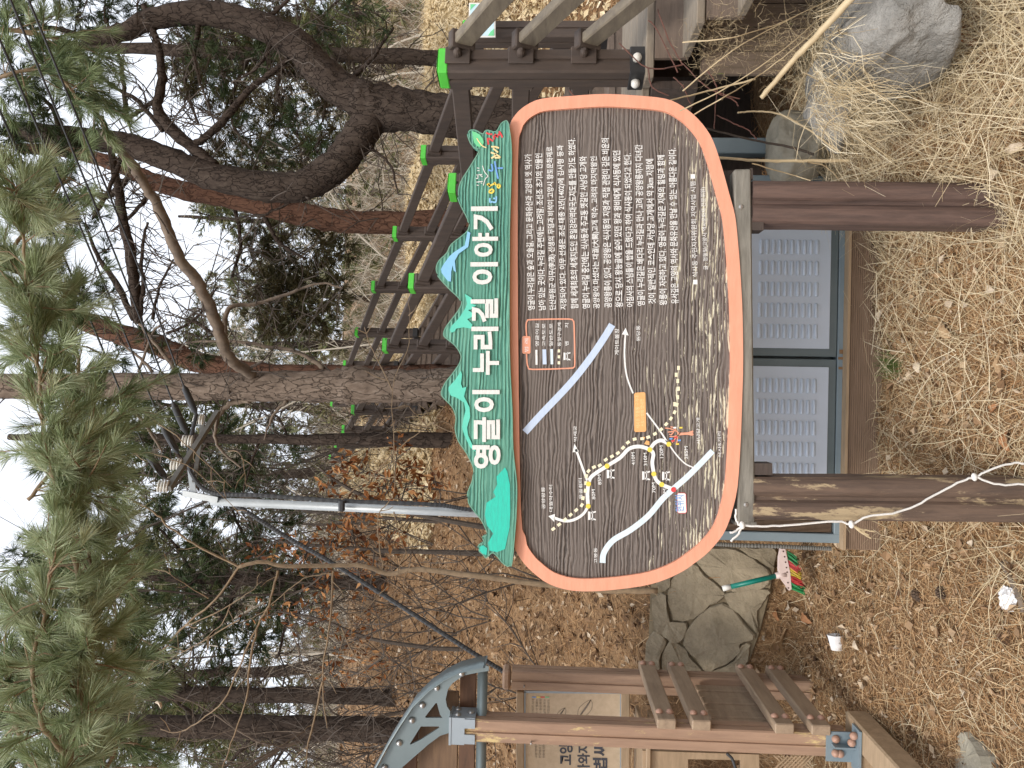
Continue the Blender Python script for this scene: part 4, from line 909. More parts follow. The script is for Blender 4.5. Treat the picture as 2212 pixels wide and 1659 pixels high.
mb.add(V, [(i, i+1, k+i+1, k+i) for i in range(k-1)]+[(2*k+i, 3*k+i, 3*k+i+1, 2*k+i+1) for i in range(k-1)]+[(i, 2*k+i, 2*k+i+1, i+1) for i in range(k-1)]+[(k+i, k+i+1, 3*k+i+1, 3*k+i) for i in range(k-1)]); build('roof_sheet', mb, mt_steel, kio, True)
gy = KY+.10
for (x0, x1, ys) in ((905, 992, 1490), (993, 1030, 1452), (868, 904, 1545), (838, 867, 1600), (1031, 1034, 1452)):
    qa, qb = PY(x0+1, ys, gy), PY(x1, ys, gy); xe = qa[0]-2.2
    build('gable_plank', MB().box(((qa[0]+xe)/2, gy, (qa[2]+qb[2])/2), (qa[0]-xe, .022, qa[2]-qb[2]-.003), ch=.003), (mt_plank_d, mt_plank_t)[x0 in (905, 838)], kio)
tb = PY(1043, 1441, KY+.02); mb = MB().tube([tb, tb+arr([-2.0, 0, 0])], .0245, 16); build('eave_tube', mb, mt_steel, kio, True)
sh0, sh1 = PY(975, 1570, KY-.06), PY(1026, 1570, KY-.06); zc = (sh0[2]+sh1[2])/2; hh = sh0[2]-sh1[2]
mb = MB()
mb.box((fx+PS/2+.005, KY+.003, zc), (.008, PS+.012, hh)); mb.box((fx-PS/2-.005, KY+.003, zc), (.008, PS+.012, hh)); mb.box((fx, KY-PS/2-.006, zc+hh*.22), (PS+.02, .008, hh*.56))
mb.box((fx-PS*.34, KY-PS/2-.006, zc-hh*.28), (PS*.4, .008, hh*.44)); mb.box((fx+PS*.34, KY-PS/2-.006, zc-hh*.28), (PS*.4, .008, hh*.44)); mb.box((fx, KY, sh0[2]+.006), (PS+.024, PS+.026, .01))
build('post_shoe', mb, mt_shoe, kio)
for dy, dz in ((-.03, .03), (.03, .035), (.0, -.03)): build('shoe_bolt', MB().lathe((fx+PS/2+.009, KY+dy, zc+dz), (1, 0, 0), [(0, .016), (.006, .016), (.01, .009), (.016, .004)], 10), mt_bolt, kio, True)
# foot: steel angle with dome bolts and base timbers
a0, a1 = PY(1783, 1610, KY-.05), PY(1842, 1610, KY-.05); az = (a0[2]+a1[2])/2; ah = a0[2]-a1[2]
build('foot_angle', MB().box((fx+.0, KY-PS/2-.006, az), (PS+.03, .008, ah)).box((fx+.01, KY-PS/2-.05, a1[2]+.004), (PS+.09, .09, .008)).box((fx+.012, KY-PS/2-.03, az-.01), (.008, .045, ah*.8)), mt_frame_l, kio)
for dx, dz, dy in ((-.028, .02, 0), (-.03, -.0, 0), (.035, .02, 0), (.04, -.035, -.04), (.075, -.04, -.05)):
    build('dome_bolt', MB().lathe((fx+dx, KY-PS/2-.01+dy, az+dz), (0, -1, .2), [(0, .019), (.007, .018), (.015, .012), (.02, .003)], 10), mt_bolt_w, kio, True)
b0 = arr([fx+.10, KY-.05, a1[2]-.05]); build('base_timber', MB().beam((fx-2, KY-.05, a1[2]-.055), (fx-.005, KY-.05, a1[2]-.055), .16, .10, ch=.008), mt_wood_kx, kio)
build('base_timber', MB().beam((fx+.06, KY+.055, a1[2]-.056), (fx+.06, 2.5, a1[2]-.056), .12, .105, ch=.008), mt_wood_kx, kio)
for i, x in enumerate((1385, 1410, 1436, 1462)): build('bench_board', MB().box((fx-.75, KY+.42, PY(x, 1640, KY+.45)[2]), (1.2, .5-.1*i, .02), ch=.003), mt_wood_kx, kio)
build('bench_end', MB().prism([PY(1388, 1622, KY+.2), PY(1640, 1630, KY+.2), PY(1640, 1720, KY+.2), PY(1388, 1720, KY+.2)], (0, .02, 0), [[PY(1486, 1640, KY+.2), PY(1600, 1642, KY+.2), PY(1600, 1700, KY+.2), PY(1486, 1700, KY+.2)]]), mt_wood_kx, kio)
mb = MB()
for i in range(7):
    mb.beam(PY(1672+9*i, 1632, KY+.12), PY(1672+9*i+30, 1662, KY+.12), .006, .006); mb.beam(PY(1672+9*i, 1662, KY+.115), PY(1672+9*i+30, 1632, KY+.115), .006, .006)
build('lattice', mb, mt_wood_kx, kio)
mb = MB().tube(wobble([PY(1570, 1628, KY-.06), PY(1582, 1640, KY-.06), PY(1590, 1665, KY-.06)], 5, 0), .007, 8); build('power_lead', mb, mt_conduit, kio, True)

# ================================================================== POLE, ARM, INSULATORS, WIRES
PYD = 4.5
pole = thing('utility_pole', 'slim galvanised utility pole with a crossarm of white spool insulators', 'pole', PY(1500, 1125, PYD))
a, b_ = PY(457, 1083, PYD), PY(1560, 1132, PYD)
build('shaft', MB().tube([b_, a], [.026, .025], 14), mt_pole, pole, True)
build('angle_iron', MB().beam(PY(470, 1080, PYD-.03), PY(395, 1066, PYD-.03), .035, .006, up=(0, 1, 0)).beam(PY(470, 1074, PYD-.01), PY(395, 1061, PYD-.01), .03, .006, up=(1, 0, 0)), mt_pole, pole)
build('arm_bracket', MB().beam(PY(418, 1066, PYD-.02), PY(412, 1015, PYD+.05), .012, .035), mt_pole, pole)
armA, armB = PY(364, 1056, 4.2), PY(470, 890, 4.9)
build('crossarm', MB().beam(armA, armB, .03, .03).beam(PY(420, 1040, 4.5), PY(440, 900, 4.95), .012, .025), mt_bark if False else mt_conduit_g, pole)
wires_at = []
for p in ((352, 1050, 4.22), (380, 1003, 4.4), (404, 952, 4.6), (428, 906, 4.8)):
    for d in (-6, 7):
        q = PY(p[0]+d, p[1], p[2]); ax = nrm(armB-armA)*.0+arr([.15, -.3, 1.0])
        build('insulator', MB().lathe(q-nrm(ax)*.014, ax, [(0, .018), (.003, .034), (.009, .036), (.012, .022), (.016, .022), (.019, .036), (.025, .034), (.028, .018)], 14), mt_porc, pole, True)
def polyl(pts): return [PY(*p) for p in pts]
sleeves = [((398, 836, 4.6), (424, 895, 4.8)), ((375, 873, 4.4), (403, 937, 4.6)), ((353, 923, 4.2), (384, 978, 4.4)), ((320, 983, 4.0), (358, 1032, 4.22))]
ends = [[(62, 0, 2.9), (290, 553, 3.9)], [(23, 0, 2.8), (250, 553, 3.75)], [(0, 87, 2.7), (200, 553, 3.55)], [(0, 240, 2.7), (137, 553, 3.3)]]
wl = ["highest", "second highest", "third", "lowest"]
for i, ((s0, s1), e) in enumerate(zip(sleeves, ends)):
    st = arr(PY(*e[0])); md = arr(PY(*e[1])); d0 = st+(st-md)*1.2
    wz = thing('power_line', ('black overhead wire with dark sleeve ending at the right end insulator', 'black overhead wire with dark sleeve ending at the second insulator from right', 'black overhead wire with dark sleeve ending at the third insulator from right', 'black overhead wire with dark sleeve ending at the insulator nearest the pole')[i], 'wire', PY(*s1), 'wires to the utility pole')
    build('wire', MB().tube(wobble([d0, st, md, PY(*s0), PY(*s1)], 5, 0), .0048, 7), mt_conduit, wz, True)
    A, B = PY(*s0), PY(*s1); d = B-A
    build('sleeve', MB().tube([A-d*.05, A+d*.08, A+d*.5, A+d*.85, A+d*1.0], [.007, .019, .021, .018, .008], 10), mt_conduit, wz, True)
def corr(mb, pts, r, rip, k=40):
    q = wobble(pts, k, 0); mb.tube(q, r+rip*np.where(np.arange(len(q)) % 2, 1, -1), 8)
cond = thing('cable_conduit', 'black corrugated conduit running down the pole from the wires', 'conduit', PY(1020, 1101, PYD-.05))
mb = MB(); corr(mb, polyl([(424, 895, 4.75), (408, 975, 4.6), (415, 1025, 4.5), (457, 1064, 4.46), (560, 1070, 4.45), (737, 1082, 4.45), (937, 1090, 4.45), (1020, 1101, 4.45), (1200, 1110, 4.45)]), .0125, .0012, 24)
build('conduit_tube', mb, mt_conduit, cond)
build('clip', MB().tube(polyl([(738, 1080, 4.42), (738, 1102, 4.44)]), .02, 8), mt_conduit, cond)
cb2 = thing('service_cable', 'thick black cable sagging diagonally from the pole to the shelter post', 'cable', PY(1087, 1449, 4.4))
mb = MB(); corr(mb, polyl([(463, 1065, 4.5), (533, 1106, 4.5), (617, 1159, 4.5), (717, 1216, 4.48), (870, 1312, 4.45), (1004, 1399, 4.42), (1095, 1455, 4.42)]), .0135, .0012, 30)
build('cable_tube', mb, mt_conduit, cb2)

# ================================================================== PINES
def tree(name, label, cat, Y, base_T, stems, limbs=(), mat=mt_bark, limb_mat=None, clusters=(), nmat=mt_needle, per=26, L=.11, width=.0022, group=None, root_down=True, spread=.8, twigs=1.0):
    base = PY(*base_T, Y); base[2] = min(base[2], gz(base[0], base[1]))
    root = thing(name, label, cat, base, group); ALLP = []
    for i, st in enumerate(stems):
        mb = MB(); path, rr = limb(mb, st, Y, 6, 14, .055, .6)
        if i == 0 and root_down:
            p0 = path[0].copy(); q = arr([p0[0], p0[1], gz(p0[0], p0[1])-.15])
            if q[2] < p0[2]: mb.tube([q, lerp(q, p0, .5), p0], [rr[0]*1.35, rr[0]*1.1, rr[0]*1.0], 14, .05)
        ALLP.append((path, rr, 1)); build('trunk' if i == 0 else 'limb', mb, mat if i == 0 else (limb_mat or mat), root, True)
    for st in limbs:
        mb = MB(); ALLP.append(limb(mb, st, Y, 6, 7, .06, 1.0)+(3,)); build('branch', mb, limb_mat or mat, root, True)
    TW = MB()
    for path, rr, wgt in ALLP:                 # bare side twigs
        ln = np.linalg.norm(np.diff(path, axis=0), axis=1).sum(); zmin = 2.6 if wgt == 1 else 0
        for _ in range(int(ln*(4 if wgt == 1 else 11)*twigs)):
            k = rng.integers(0, len(path)); a = path[k]
            if a[2] < zmin: continue
            d = nrm(rand_dirs(1)[0]+arr([0, 0, -.1])); l = rng.uniform(.25, .9)*Y/8; pts = [a]
            for q in range(4): d = nrm(d+rng.normal(0, .35, 3)); pts.append(pts[-1]+d*l/4)
            w0 = .0011*Y; TW.tube(pts, np.linspace(w0, w0*.35, 5), 3, caps=False)
            for q in (1, 2, 3): TW.tube([pts[q], pts[q]+nrm(d+rng.normal(0, .7, 3))*l*.3], [w0*.6, w0*.3], 3, caps=False)
    if not len(clusters) and TW.n: build('twigs', TW, mt_twig_d, root, kind='stuff')
    if len(clusters):
        P, D, Wd = [], [], []
        for (tx, ty, yy, rT, n) in clusters:
            c = PY(tx, ty, yy); r = rT*yy/FOC; p, d = cluster(c, (r, r, r*.8), n); P.append(p); D.append(d*.8+rng.normal(0, .5, d.shape)+arr([0, 0, .1]))
            for q in p[::3]: TW.tube([c+(rand_dirs(1)[0])*r*.15, (c+q)/2+rng.normal(0, r*.1, 3), q], [.006*yy/6, .004*yy/6, .002*yy/6], 3, caps=False)
        P = np.vstack(P); D = np.vstack(D); yy = P[:, 1]
        tufts('needles', P, D, L*rng.uniform(.8, 1.2, len(P)), nmat, root, per, width, spread)
        build('twigs', TW, mt_twig_d, root, kind='stuff')
    return root
tree('pine_tree', 'dark forked pine whose two thick limbs arch up beside the top railing', 'tree', 7.5, (1240, 262),
     [[(1190, 264, 96), (1010, 254, 90), (900, 241, 88), (830, 232, 96), (780, 222, 96)],
      [(800, 222, 86), (737, 193, 78), (680, 140, 72), (633, 90, 66), (533, 46, 58), (433, 28, 54), (333, 40, 46), (260, 72, 38), (180, 80, 30)],
      [(810, 240, 80), (772, 300, 74), (728, 355, 72), (667, 396, 70), (600, 405, 66), (467, 383, 60), (367, 345, 56), (267, 310, 50), (133, 293, 44), (20, 280, 38)]],
     [[(465, 360, 26), (417, 320, 28), (367, 277, 26), (340, 233, 24), (350, 167, 20), (337, 83, 16), (310, 10, 12)], [(420, 313, 16), (467, 277, 17), (533, 200, 15), (587, 157, 13), (623, 127, 9)],
      [(352, 283, 11), (300, 220, 10), (258, 195, 8), (225, 170, 5)], [(275, 262, 12), (268, 200, 10), (258, 120, 8), (230, 40, 6)], [(277, 255, 10), (310, 235, 9), (335, 215, 7)],
      [(545, 48, 12), (600, 20, 9), (640, -20, 6)], [(737, 190, 14), (800, 130, 9), (850, 60, 5)], [(433, 30, 16), (420, 120, 8), (440, 200, 4)], [(600, 72, 10), (560, 140, 6), (500, 180, 3)],
      [(667, 398, 10), (620, 440, 7), (560, 470, 4)], [(780, 310, 8), (840, 350, 6), (860, 420, 3)], [(133, 293, 14), (110, 230, 10), (60, 190, 7)], [(180, 80, 14), (110, 60, 10), (40, 70, 6)], [(267, 318, 12), (240, 400, 9), (200, 470, 5)]],
     mt_bark_d, mt_bark_d,
     [(40, 40, 7.3, 60, 60), (110, 130, 7.4, 60, 60), (50, 180, 7.2, 55, 55), (170, 40, 7.6, 50, 50), (90, 240, 7.2, 55, 50), (30, 300, 7, 55, 55), (130, 330, 7.3, 45, 36), (230, 20, 7.6, 50, 40), (300, 15, 7.7, 40, 30), (180, 160, 7.5, 40, 30), (420, 95, 7.6, 55, 34), (480, 160, 7.8, 60, 34), (560, 110, 7.8, 55, 30), (350, 20, 7.8, 40, 22), (640, 260, 7.9, 60, 30), (600, 330, 8, 50, 26), (700, 60, 8, 50, 26), (760, 20, 8, 45, 20), (520, 290, 8, 45, 20), (690, 310, 7.6, 40, 18), (820, 60, 7.4, 30, 10)], mt_needle, 26, .13, .0035)
tree('pine_tree', 'slender red-barked pine curving up between the stairs and the forked pine', 'tree', 9.5, (1200, 478),
     [[(1010, 478, 56), (850, 482, 50), (737, 477, 50), (633, 460, 50), (500, 428, 46), (400, 412, 42), (333, 393, 38), (270, 362, 34), (160, 330, 28), (40, 320, 22)]],
     [[(560, 442, 12), (600, 520, 9), (660, 560, 5)], [(333, 395, 14), (300, 450, 9), (240, 500, 5)], [(290, 370, 12), (240, 420, 14), (200, 420, 10), (90, 440, 7)], [(500, 425, 10), (520, 520, 8), (500, 600, 5)]],
     mt_bark_r, mt_bark_d,
     [(560, 620, 10.4, 50, 44), (620, 560, 10.2, 55, 48), (680, 600, 10.6, 58, 54), (640, 680, 10.6, 60, 60), (700, 530, 10.2, 50, 40), (580, 520, 10.2, 50, 36), (720, 640, 10.4, 45, 40), (590, 690, 10.6, 50, 40), (690, 700, 10.6, 45, 36), (540, 540, 10.0, 45, 26), (740, 540, 10, 36, 26), (620, 630, 10.8, 70, 70), (660, 480, 10, 50, 26), (610, 600, 10.5, 60, 60), (560, 680, 10.8, 40, 26)], mt_needle_b, 22, .17, .006)
tree('pine_tree', 'straight thick grey pine trunk rising behind the middle of the header', 'tree', 6.0, (1200, 838),
     [[(1190, 826, 74), (980, 829, 72), (850, 834, 72), (760, 832, 82), (700, 834, 72), (500, 835, 62), (150, 834, 58), (-20, 834, 56)]],
     [[(545, 812, 24, 5.9), (500, 778, 26, 5.75), (478, 735, 26, 5.7), (462, 680, 26, 5.6), (425, 610, 26, 5.5), (383, 550, 24, 5.4), (350, 465, 24, 5.3), (318, 408, 22, 5.2), (283, 352, 22, 5.1), (223, 287, 16, 5.0)],
      [(485, 745, 14, 5.8), (494, 668, 10, 5.9), (560, 655, 8, 6), (620, 635, 7, 6), (690, 612, 5, 6), (740, 622, 3, 6)], [(700, 795, 12), (640, 760, 9), (560, 745, 8), (480, 735, 6), (400, 740, 4)], [(540, 865, 16), (500, 870, 12), (470, 905, 9), (470, 960, 6), (520, 1010, 4)],
      [(380, 800, 10), (350, 760, 8), (300, 700, 5)], [(250, 862, 9), (300, 900, 8), (350, 975, 5)], [(330, 805, 8), (300, 770, 6), (260, 740, 4)], [(620, 865, 9), (590, 900, 6), (570, 950, 3)], [(300, 805, 7), (330, 720, 5), (360, 690, 3)]],
     mt_bark, mt_deadlimb,
     [(430, 770, 6.6, 28, 16), (330, 730, 6.6, 36, 22), (350, 880, 6.8, 45, 30), (300, 950, 6.8, 40, 26)], mt_needle, 24, .11, .0035)
tree('pine_tree', 'leaning reddish pine trunk crossing behind the straight grey trunk at the treetop side', 'tree', 8.0, (1200, 800),
     [[(1180, 812, 46), (800, 812, 46), (560, 805, 46), (430, 782, 46), (383, 764, 46), (333, 743, 46), (267, 724, 46), (200, 702, 42), (133, 672, 38), (40, 640, 32)]],
     [[(300, 700, 18), (290, 620, 24), (283, 553, 24), (268, 480, 22), (257, 415, 20), (240, 330, 15), (220, 250, 9)], [(290, 690, 14), (250, 610, 14), (215, 560, 10), (190, 500, 6)], [(300, 690, 12), (310, 620, 10), (305, 553, 8), (320, 480, 5)], [(360, 720, 7), (420, 690, 6), (470, 620, 4)], [(330, 690, 8), (345, 620, 6), (375, 560, 4)], [(480, 735, 10), (430, 700, 8), (400, 690, 5)]],
     mt_bark_r, mt_bark_d,
     [(230, 640, 8.4, 36, 20), (160, 640, 8.3, 45, 36), (100, 560, 8.4, 50, 40), (60, 700, 8.4, 50, 44), (150, 480, 8.5, 50, 40), (210, 470, 8.6, 34, 16), (250, 780, 8.6, 40, 26), (290, 560, 8.6, 30, 8), (120, 400, 8.6, 50, 40), (230, 540, 8.6, 30, 10), (60, 460, 8.4, 50, 40)], mt_needle, 24, .14, .0045)
tree('pine_tree', 'thin dark pine trunk left of the thick grey trunk', 'tree', 9.0, (1200, 955),
     [[(1100, 952, 38), (980, 951, 35), (850, 950, 32), (740, 950, 27), (500, 948, 20), (300, 946, 18), (143, 945, 16), (20, 944, 14)]],
     [[(300, 946, 8), (260, 926, 9), (160, 863, 7)], [(360, 948, 8), (390, 990, 8), (430, 1060, 5)], [(450, 948, 7), (420, 1000, 6), (370, 1060, 4)], [(560, 948, 7), (540, 1010, 5), (520, 1080, 3)], [(620, 948, 6), (600, 900, 5), (560, 880, 3)]],
     mt_bark_d, mt_bark_d,
     [(330, 990, 9.4, 45, 40), (400, 930, 9.4, 45, 38), (430, 1010, 9.4, 50, 44), (480, 920, 9.6, 40, 30), (540, 990, 9.6, 45, 36), (600, 940, 9.6, 36, 26), (260, 920, 9.4, 45, 30), (250, 1020, 9.4, 40, 30), (180, 960, 9.4, 45, 40), (640, 960, 9.6, 30, 18), (500, 1040, 9.6, 50, 36)], mt_needle, 24, .15, .005)
tree('pine_tree', 'dark conifer hung with dense green needles behind the utility pole', 'tree', 11.5, (1000, 1260),
     [[(900, 1262, 34), (700, 1258, 30), (500, 1252, 24), (300, 1246, 16), (150, 1242, 10)]],
     [[(600, 1255, 10), (540, 1180, 8), (500, 1100, 5)], [(520, 1252, 10), (480, 1330, 8), (440, 1400, 5)], [(420, 1250, 9), (380, 1180, 7), (330, 1130, 4)], [(650, 1257, 9), (620, 1340, 7), (600, 1420, 4)]],
     mt_bark_d, mt_bark_d,
     [(420, 1150, 11.3, 50, 44), (500, 1080, 11.5, 55, 50), (450, 1200, 11.3, 60, 60), (550, 1180, 11.4, 60, 60), (600, 1290, 11.4, 60, 56), (400, 1270, 11.3, 60, 56), (350, 1110, 11.4, 50, 40), (300, 1180, 11.4, 50, 44), (480, 1330, 11.5, 60, 54), (560, 1380, 11.6, 60, 46), (300, 1300, 11.4, 55, 44), (620, 1130, 11.5, 50, 40), (660, 1230, 11.5, 45, 30), (380, 1390, 11.6, 55, 44), (470, 1440, 11.6, 50, 34), (250, 1400, 11.4, 55, 46), (580, 1060, 11.6, 40, 26), (330, 1480, 11.6, 55, 40)], mt_needle, 24, .18, .0065)
tree('pine_tree', 'rough dark trunk standing on the leaf slope farther from the shelter', 'tree', 10.5, (760, 1506),
     [[(900, 1510, 38), (740, 1503, 34), (500, 1500, 32), (300, 1497, 30), (150, 1495, 28), (0, 1490, 26)]],
     [[(480, 1500, 9), (450, 1540, 7), (400, 1560, 4)], [(420, 1498, 8), (380, 1450, 6), (350, 1390, 4)]], mt_bark_d, mt_bark_d,
     [(60, 1200, 9, 55, 54), (30, 1300, 9, 55, 54), (60, 1420, 9, 55, 50), (130, 1480, 10, 55, 40), (200, 1560, 10, 50, 30), (250, 1490, 10, 45, 26)], mt_needle, 24, .15, .005)
tree('pine_tree', 'rough dark trunk on the leaf slope directly above the shelter roof', 'tree', 8.6, (860, 1580),
     [[(1000, 1584, 54), (850, 1577, 52), (600, 1572, 50), (300, 1566, 46), (150, 1562, 42), (0, 1558, 40)]],
     [[(560, 1570, 10), (520, 1620, 8), (470, 1680, 5)], [(440, 1568, 9), (400, 1530, 7), (360, 1500, 4)], [(640, 1572, 9), (600, 1640, 7), (560, 1700, 4)]], mt_bark_d, mt_bark_d,
     [(40, 1540, 8.4, 60, 60), (100, 1630, 8.4, 60, 50), (180, 1650, 8.4, 50, 30), (20, 1440, 8.4, 50, 44), (300, 1640, 8.8, 40, 16)], mt_needle, 24, .14, .0045)
tree('pine_tree', 'shadowy pine with drooping brown-green needles behind the forked pine', 'tree', 10.5, (1150, 130),
     [[(1000, 128, 34), (800, 120, 32), (600, 118, 30), (400, 110, 26), (200, 100, 20), (60, 96, 14)]],
     [[(620, 118, 10), (600, 200, 9), (640, 290, 6), (700, 340, 4)], [(540, 116, 10), (500, 220, 8), (520, 300, 6), (590, 360, 4)], [(700, 120, 9), (690, 50, 7), (740, -10, 4)], [(480, 114, 9), (450, 40, 7), (480, -20, 4)], [(430, 112, 9), (400, 180, 8), (430, 270, 5)], [(760, 122, 8), (780, 210, 6), (830, 260, 3)], [(650, 118, 8), (700, 210, 6), (690, 280, 3)]],
     mt_bark_d, mt_bark_d,
     [(520, 200, 10.6, 62, 60), (600, 260, 10.6, 62, 60), (660, 330, 10.6, 58, 52), (560, 330, 10.6, 55, 46), (480, 260, 10.6, 55, 44), (440, 180, 10.6, 55, 46), (560, 120, 10.7, 60, 46), (640, 160, 10.7, 55, 36), (700, 240, 10.7, 55, 36), (500, 50, 10.7, 55, 40), (600, 30, 10.7, 55, 36), (700, 100, 10.7, 50, 26), (760, 180, 10.7, 45, 20), (740, 320, 10.7, 45, 22), (420, 60, 10.7, 55, 40), (520, 390, 10.7, 45, 28), (620, 420, 10.7, 45, 24), (380, 150, 10.7, 50, 26), (480, 340, 10.7, 45, 26)], mt_needle_b, 22, .2, .0062, twigs=2.2)
# overhanging pine whose trunk stands out of the frame: boughs with long pale needles
over = thing('pine_tree', 'pale green long-needled pine boughs hanging close overhead', 'tree', (-2.6, 2.2, gz(-2.6, 2.2)))
trunk = MB().tube(wobble([(-2.6, 2.2, -.2), (-2.62, 2.25, 1.5), (-2.55, 2.3, 3.0), (-2.4, 2.4, 4.6)], 5, .01), np.linspace(.17, .1, 16), 14, .05); build('trunk', trunk, mt_bark, over, True)
def bough(axis, n, twL, L, per, tint0, wide=.0021):
    mb = MB(); path, rr = limb(mb, axis, 2.7, 6, 7, .06, .5); P, D = [], []
    tg = np.gradient(path, axis=0); tg /= np.linalg.norm(tg, axis=1)[:, None]
    for k in range(n):
        i = rng.integers(1, len(path)); a = path[i]; d = nrm(tg[i]*.55+rand_dirs(1)[0]*.9+arr([0, 0, -.12])); l = twL*rng.uniform(.35, 1.1)
        e = a+d*l; mid = a+d*l*.5+rng.normal(0, .012, 3); mb.tube([a, mid, e], [.0042, .0032, .0022], 4, caps=False)
        for f in (.45, .75, 1.0): P.append(a+(e-a)*f+rng.normal(0, .01, 3)); D.append(d+arr([0, -.05, .12])+rng.normal(0, .15, 3))
    bo = build('bough', mb, mt_twig, over, True)
    P, D = arr(P), arr(D); tt = np.clip(tint0+rng.normal(0, .17, len(P)), 0, 1)
    tufts('needles', P, D, L*rng.uniform(.8, 1.15, len(P)), mt_needle_f, bo, int(per*1.25), wide*.78, .72, tint=tt, droop=.06)
bough([(120, 1760, 20, 2.45), (150, 1640, 16, 2.5), (172, 1520, 15, 2.55), (178, 1380, 13, 2.6), (165, 1240, 11, 2.65), (140, 1120, 9, 2.7), (110, 1010, 8, 2.75)], 95, .24, .105, 46, .6)
bough([(150, 1640, 14, 2.5), (90, 1560, 11, 2.45), (70, 1440, 9, 2.45), (95, 1330, 7, 2.5), (110, 1230, 6, 2.5)], 34, .2, .105, 46, .62)
bough([(110, 1010, 9, 2.75), (92, 900, 9, 2.8), (84, 800, 8, 2.85), (70, 700, 7, 2.9), (60, 600, 6, 2.95)], 56, .23, .105, 46, .55)
bough([(60, 640, 8, 2.9), (52, 540, 7, 2.85), (48, 460, 6, 2.8), (30, 400, 5, 2.8)], 26, .16, .115, 56, .6)
bough([(-30, 600, 10, 3.4), (40, 520, 9, 3.5), (100, 440, 8, 3.6), (140, 380, 6, 3.7)], 34, .26, .11, 40, .3)
bough([(-40, 60, 12, 4.3), (60, 70, 10, 4.4), (140, 90, 9, 4.5), (185, 130, 8, 4.6), (200, 190, 7, 4.6), (210, 240, 5, 4.6)], 40, .3, .12, 40, .32, .003)
bough([(-30, 180, 9, 4.2), (60, 150, 8, 4.2), (130, 170, 7, 4.3), (170, 215, 5, 4.3)], 26, .3, .12, 40, .2, .003)
bough([(60, 1080, 9, 3.2), (130, 1000, 8, 3.3), (190, 930, 7, 3.4), (225, 860, 5, 3.4)], 40, .3, .11, 40, .3, .0025)
bough([(170, 1560, 9, 3.1), (230, 1480, 8, 3.2), (250, 1380, 7, 3.2), (245, 1280, 5, 3.3), (225, 1180, 5, 3.3)], 52, .28, .11, 42, .4, .0025)
bough([(120, 1760, 14, 2.9), (60, 1640, 11, 2.9), (20, 1500, 9, 3.0), (10, 1380, 6, 3.0)], 40, .24, .105, 40, .35)
bough([(215, 1330, 8, 2.75), (190, 1180, 7, 2.8), (175, 1060, 6, 2.8), (190, 960, 5, 2.85)], 44, .22, .1, 42, .55)
bough([(150, 930, 8, 3.2), (170, 800, 7, 3.2), (150, 700, 6, 3.3), (120, 620, 5, 3.3)], 44, .24, .105, 40, .35)
bough([(200, 1700, 9, 2.9), (240, 1640, 8, 3.0), (255, 1590, 6, 3.0)], 18, .22, .11, 42, .3, .0025)

# ================================================================== SAPLINGS
def r31(x, y): return (x/3, 1106+y/3)
def r21(x, y): return (x/3, 553+y/3)
sap = thing('bare_sapling', 'leafless tan sapling arching up behind the rounded sign edge', 'sapling', PY(1300, 1275, 3.9))
mb = MB(); limb(mb, [(1420, 1276, 13), (1300, 1275, 13)]+[r32(1400, 480)+(12,), r32(1000, 430)+(12,), r32(600, 380)+(11,), r32(450, 375)+(11,), r32(300, 400)+(10,), r32(150, 350)+(10,), r31(2212, 345)+(9.5,), r31(1850, 350)+(9,), r31(1700, 320)+(8.5,), r31(1550, 355)+(8,)], 3.9, 5, 8, .05, .3); build('stem', mb, mt_twig, sap, True)
BR = [[r31(1550, 355), r31(1400, 560), r31(1200, 740), r31(1050, 900), r31(930, 1080), r31(870, 1200), r31(830, 1380), r31(862, 1680)], [r31(1550, 355), r31(1300, 230), r31(1100, 100), r31(1000, 0), r21(850, 1580), r21(700, 1480), r21(655, 1390)],
 [r31(1800, 380), r31(1740, 600), r31(1660, 760), r31(1550, 1000), r31(1450, 1220), r31(1300, 1350), r31(1150, 1430), r31(1040, 1405)], [r31(1660, 760), r31(1610, 1050), r31(1600, 1200), r31(1500, 1500), r31(1430, 1680)],
 [r31(2160, 380), r31(2140, 700), r31(2090, 1100), r31(2120, 1400)], [r31(2090, 1100), r31(2000, 1500), r31(1980, 1690)], [r31(1490, 600), r31(1440, 720), r31(1310, 840)], [r31(1200, 740), r31(1500, 600), r31(1700, 450)],
 [r21(800, 1300), r21(950, 1275), r21(1150, 1330), r21(1300, 1420), r31(1600, 60)], [r21(960, 1030), r21(1180, 1200), r21(1300, 1310), r21(1500, 1500)], [r31(930, 1080), r31(860, 1030), r31(690, 1010), r31(610, 1060)], [r31(930, 1080), r31(800, 1085), r31(640, 1065)],
 [r31(1550, 700), r31(1200, 900), r31(1000, 1000), r31(930, 1060)], [r31(1050, 900), r31(830, 790), r31(680, 830), r31(500, 900)], [r31(1100, 400), r31(900, 330), r31(750, 305), r31(600, 320)], [r31(1350, 560), r31(1100, 400)],
 [r2(0, 1580), r2(200, 1420), r2(400, 1220), r2(560, 1110), r2(660, 1075), r2(740, 1120)], [r2(560, 1110), r2(450, 990), r2(410, 965)], [r32(340, 0), r32(380, 160), r32(450, 350)], [r32(270, 360), r32(240, 150), r32(250, 0), r2(345, 1500), r2(330, 870), r2(440, 560), r2(430, 250)],
 [r2(330, 870), r2(180, 560), r2(150, 460)], [r31(830, 1380), r31(700, 1450), r31(640, 1560)], [r32(0, 750), r32(100, 950), r32(200, 1080), r32(270, 1165)], [r32(300, 480), r32(150, 640), r32(0, 790)], [r31(2150, 400), r31(2000, 420), r31(1850, 520), r31(1700, 650), r31(1550, 720)], [r21(1480, 1265), r21(1560, 1290), r21(1600, 1500)]]
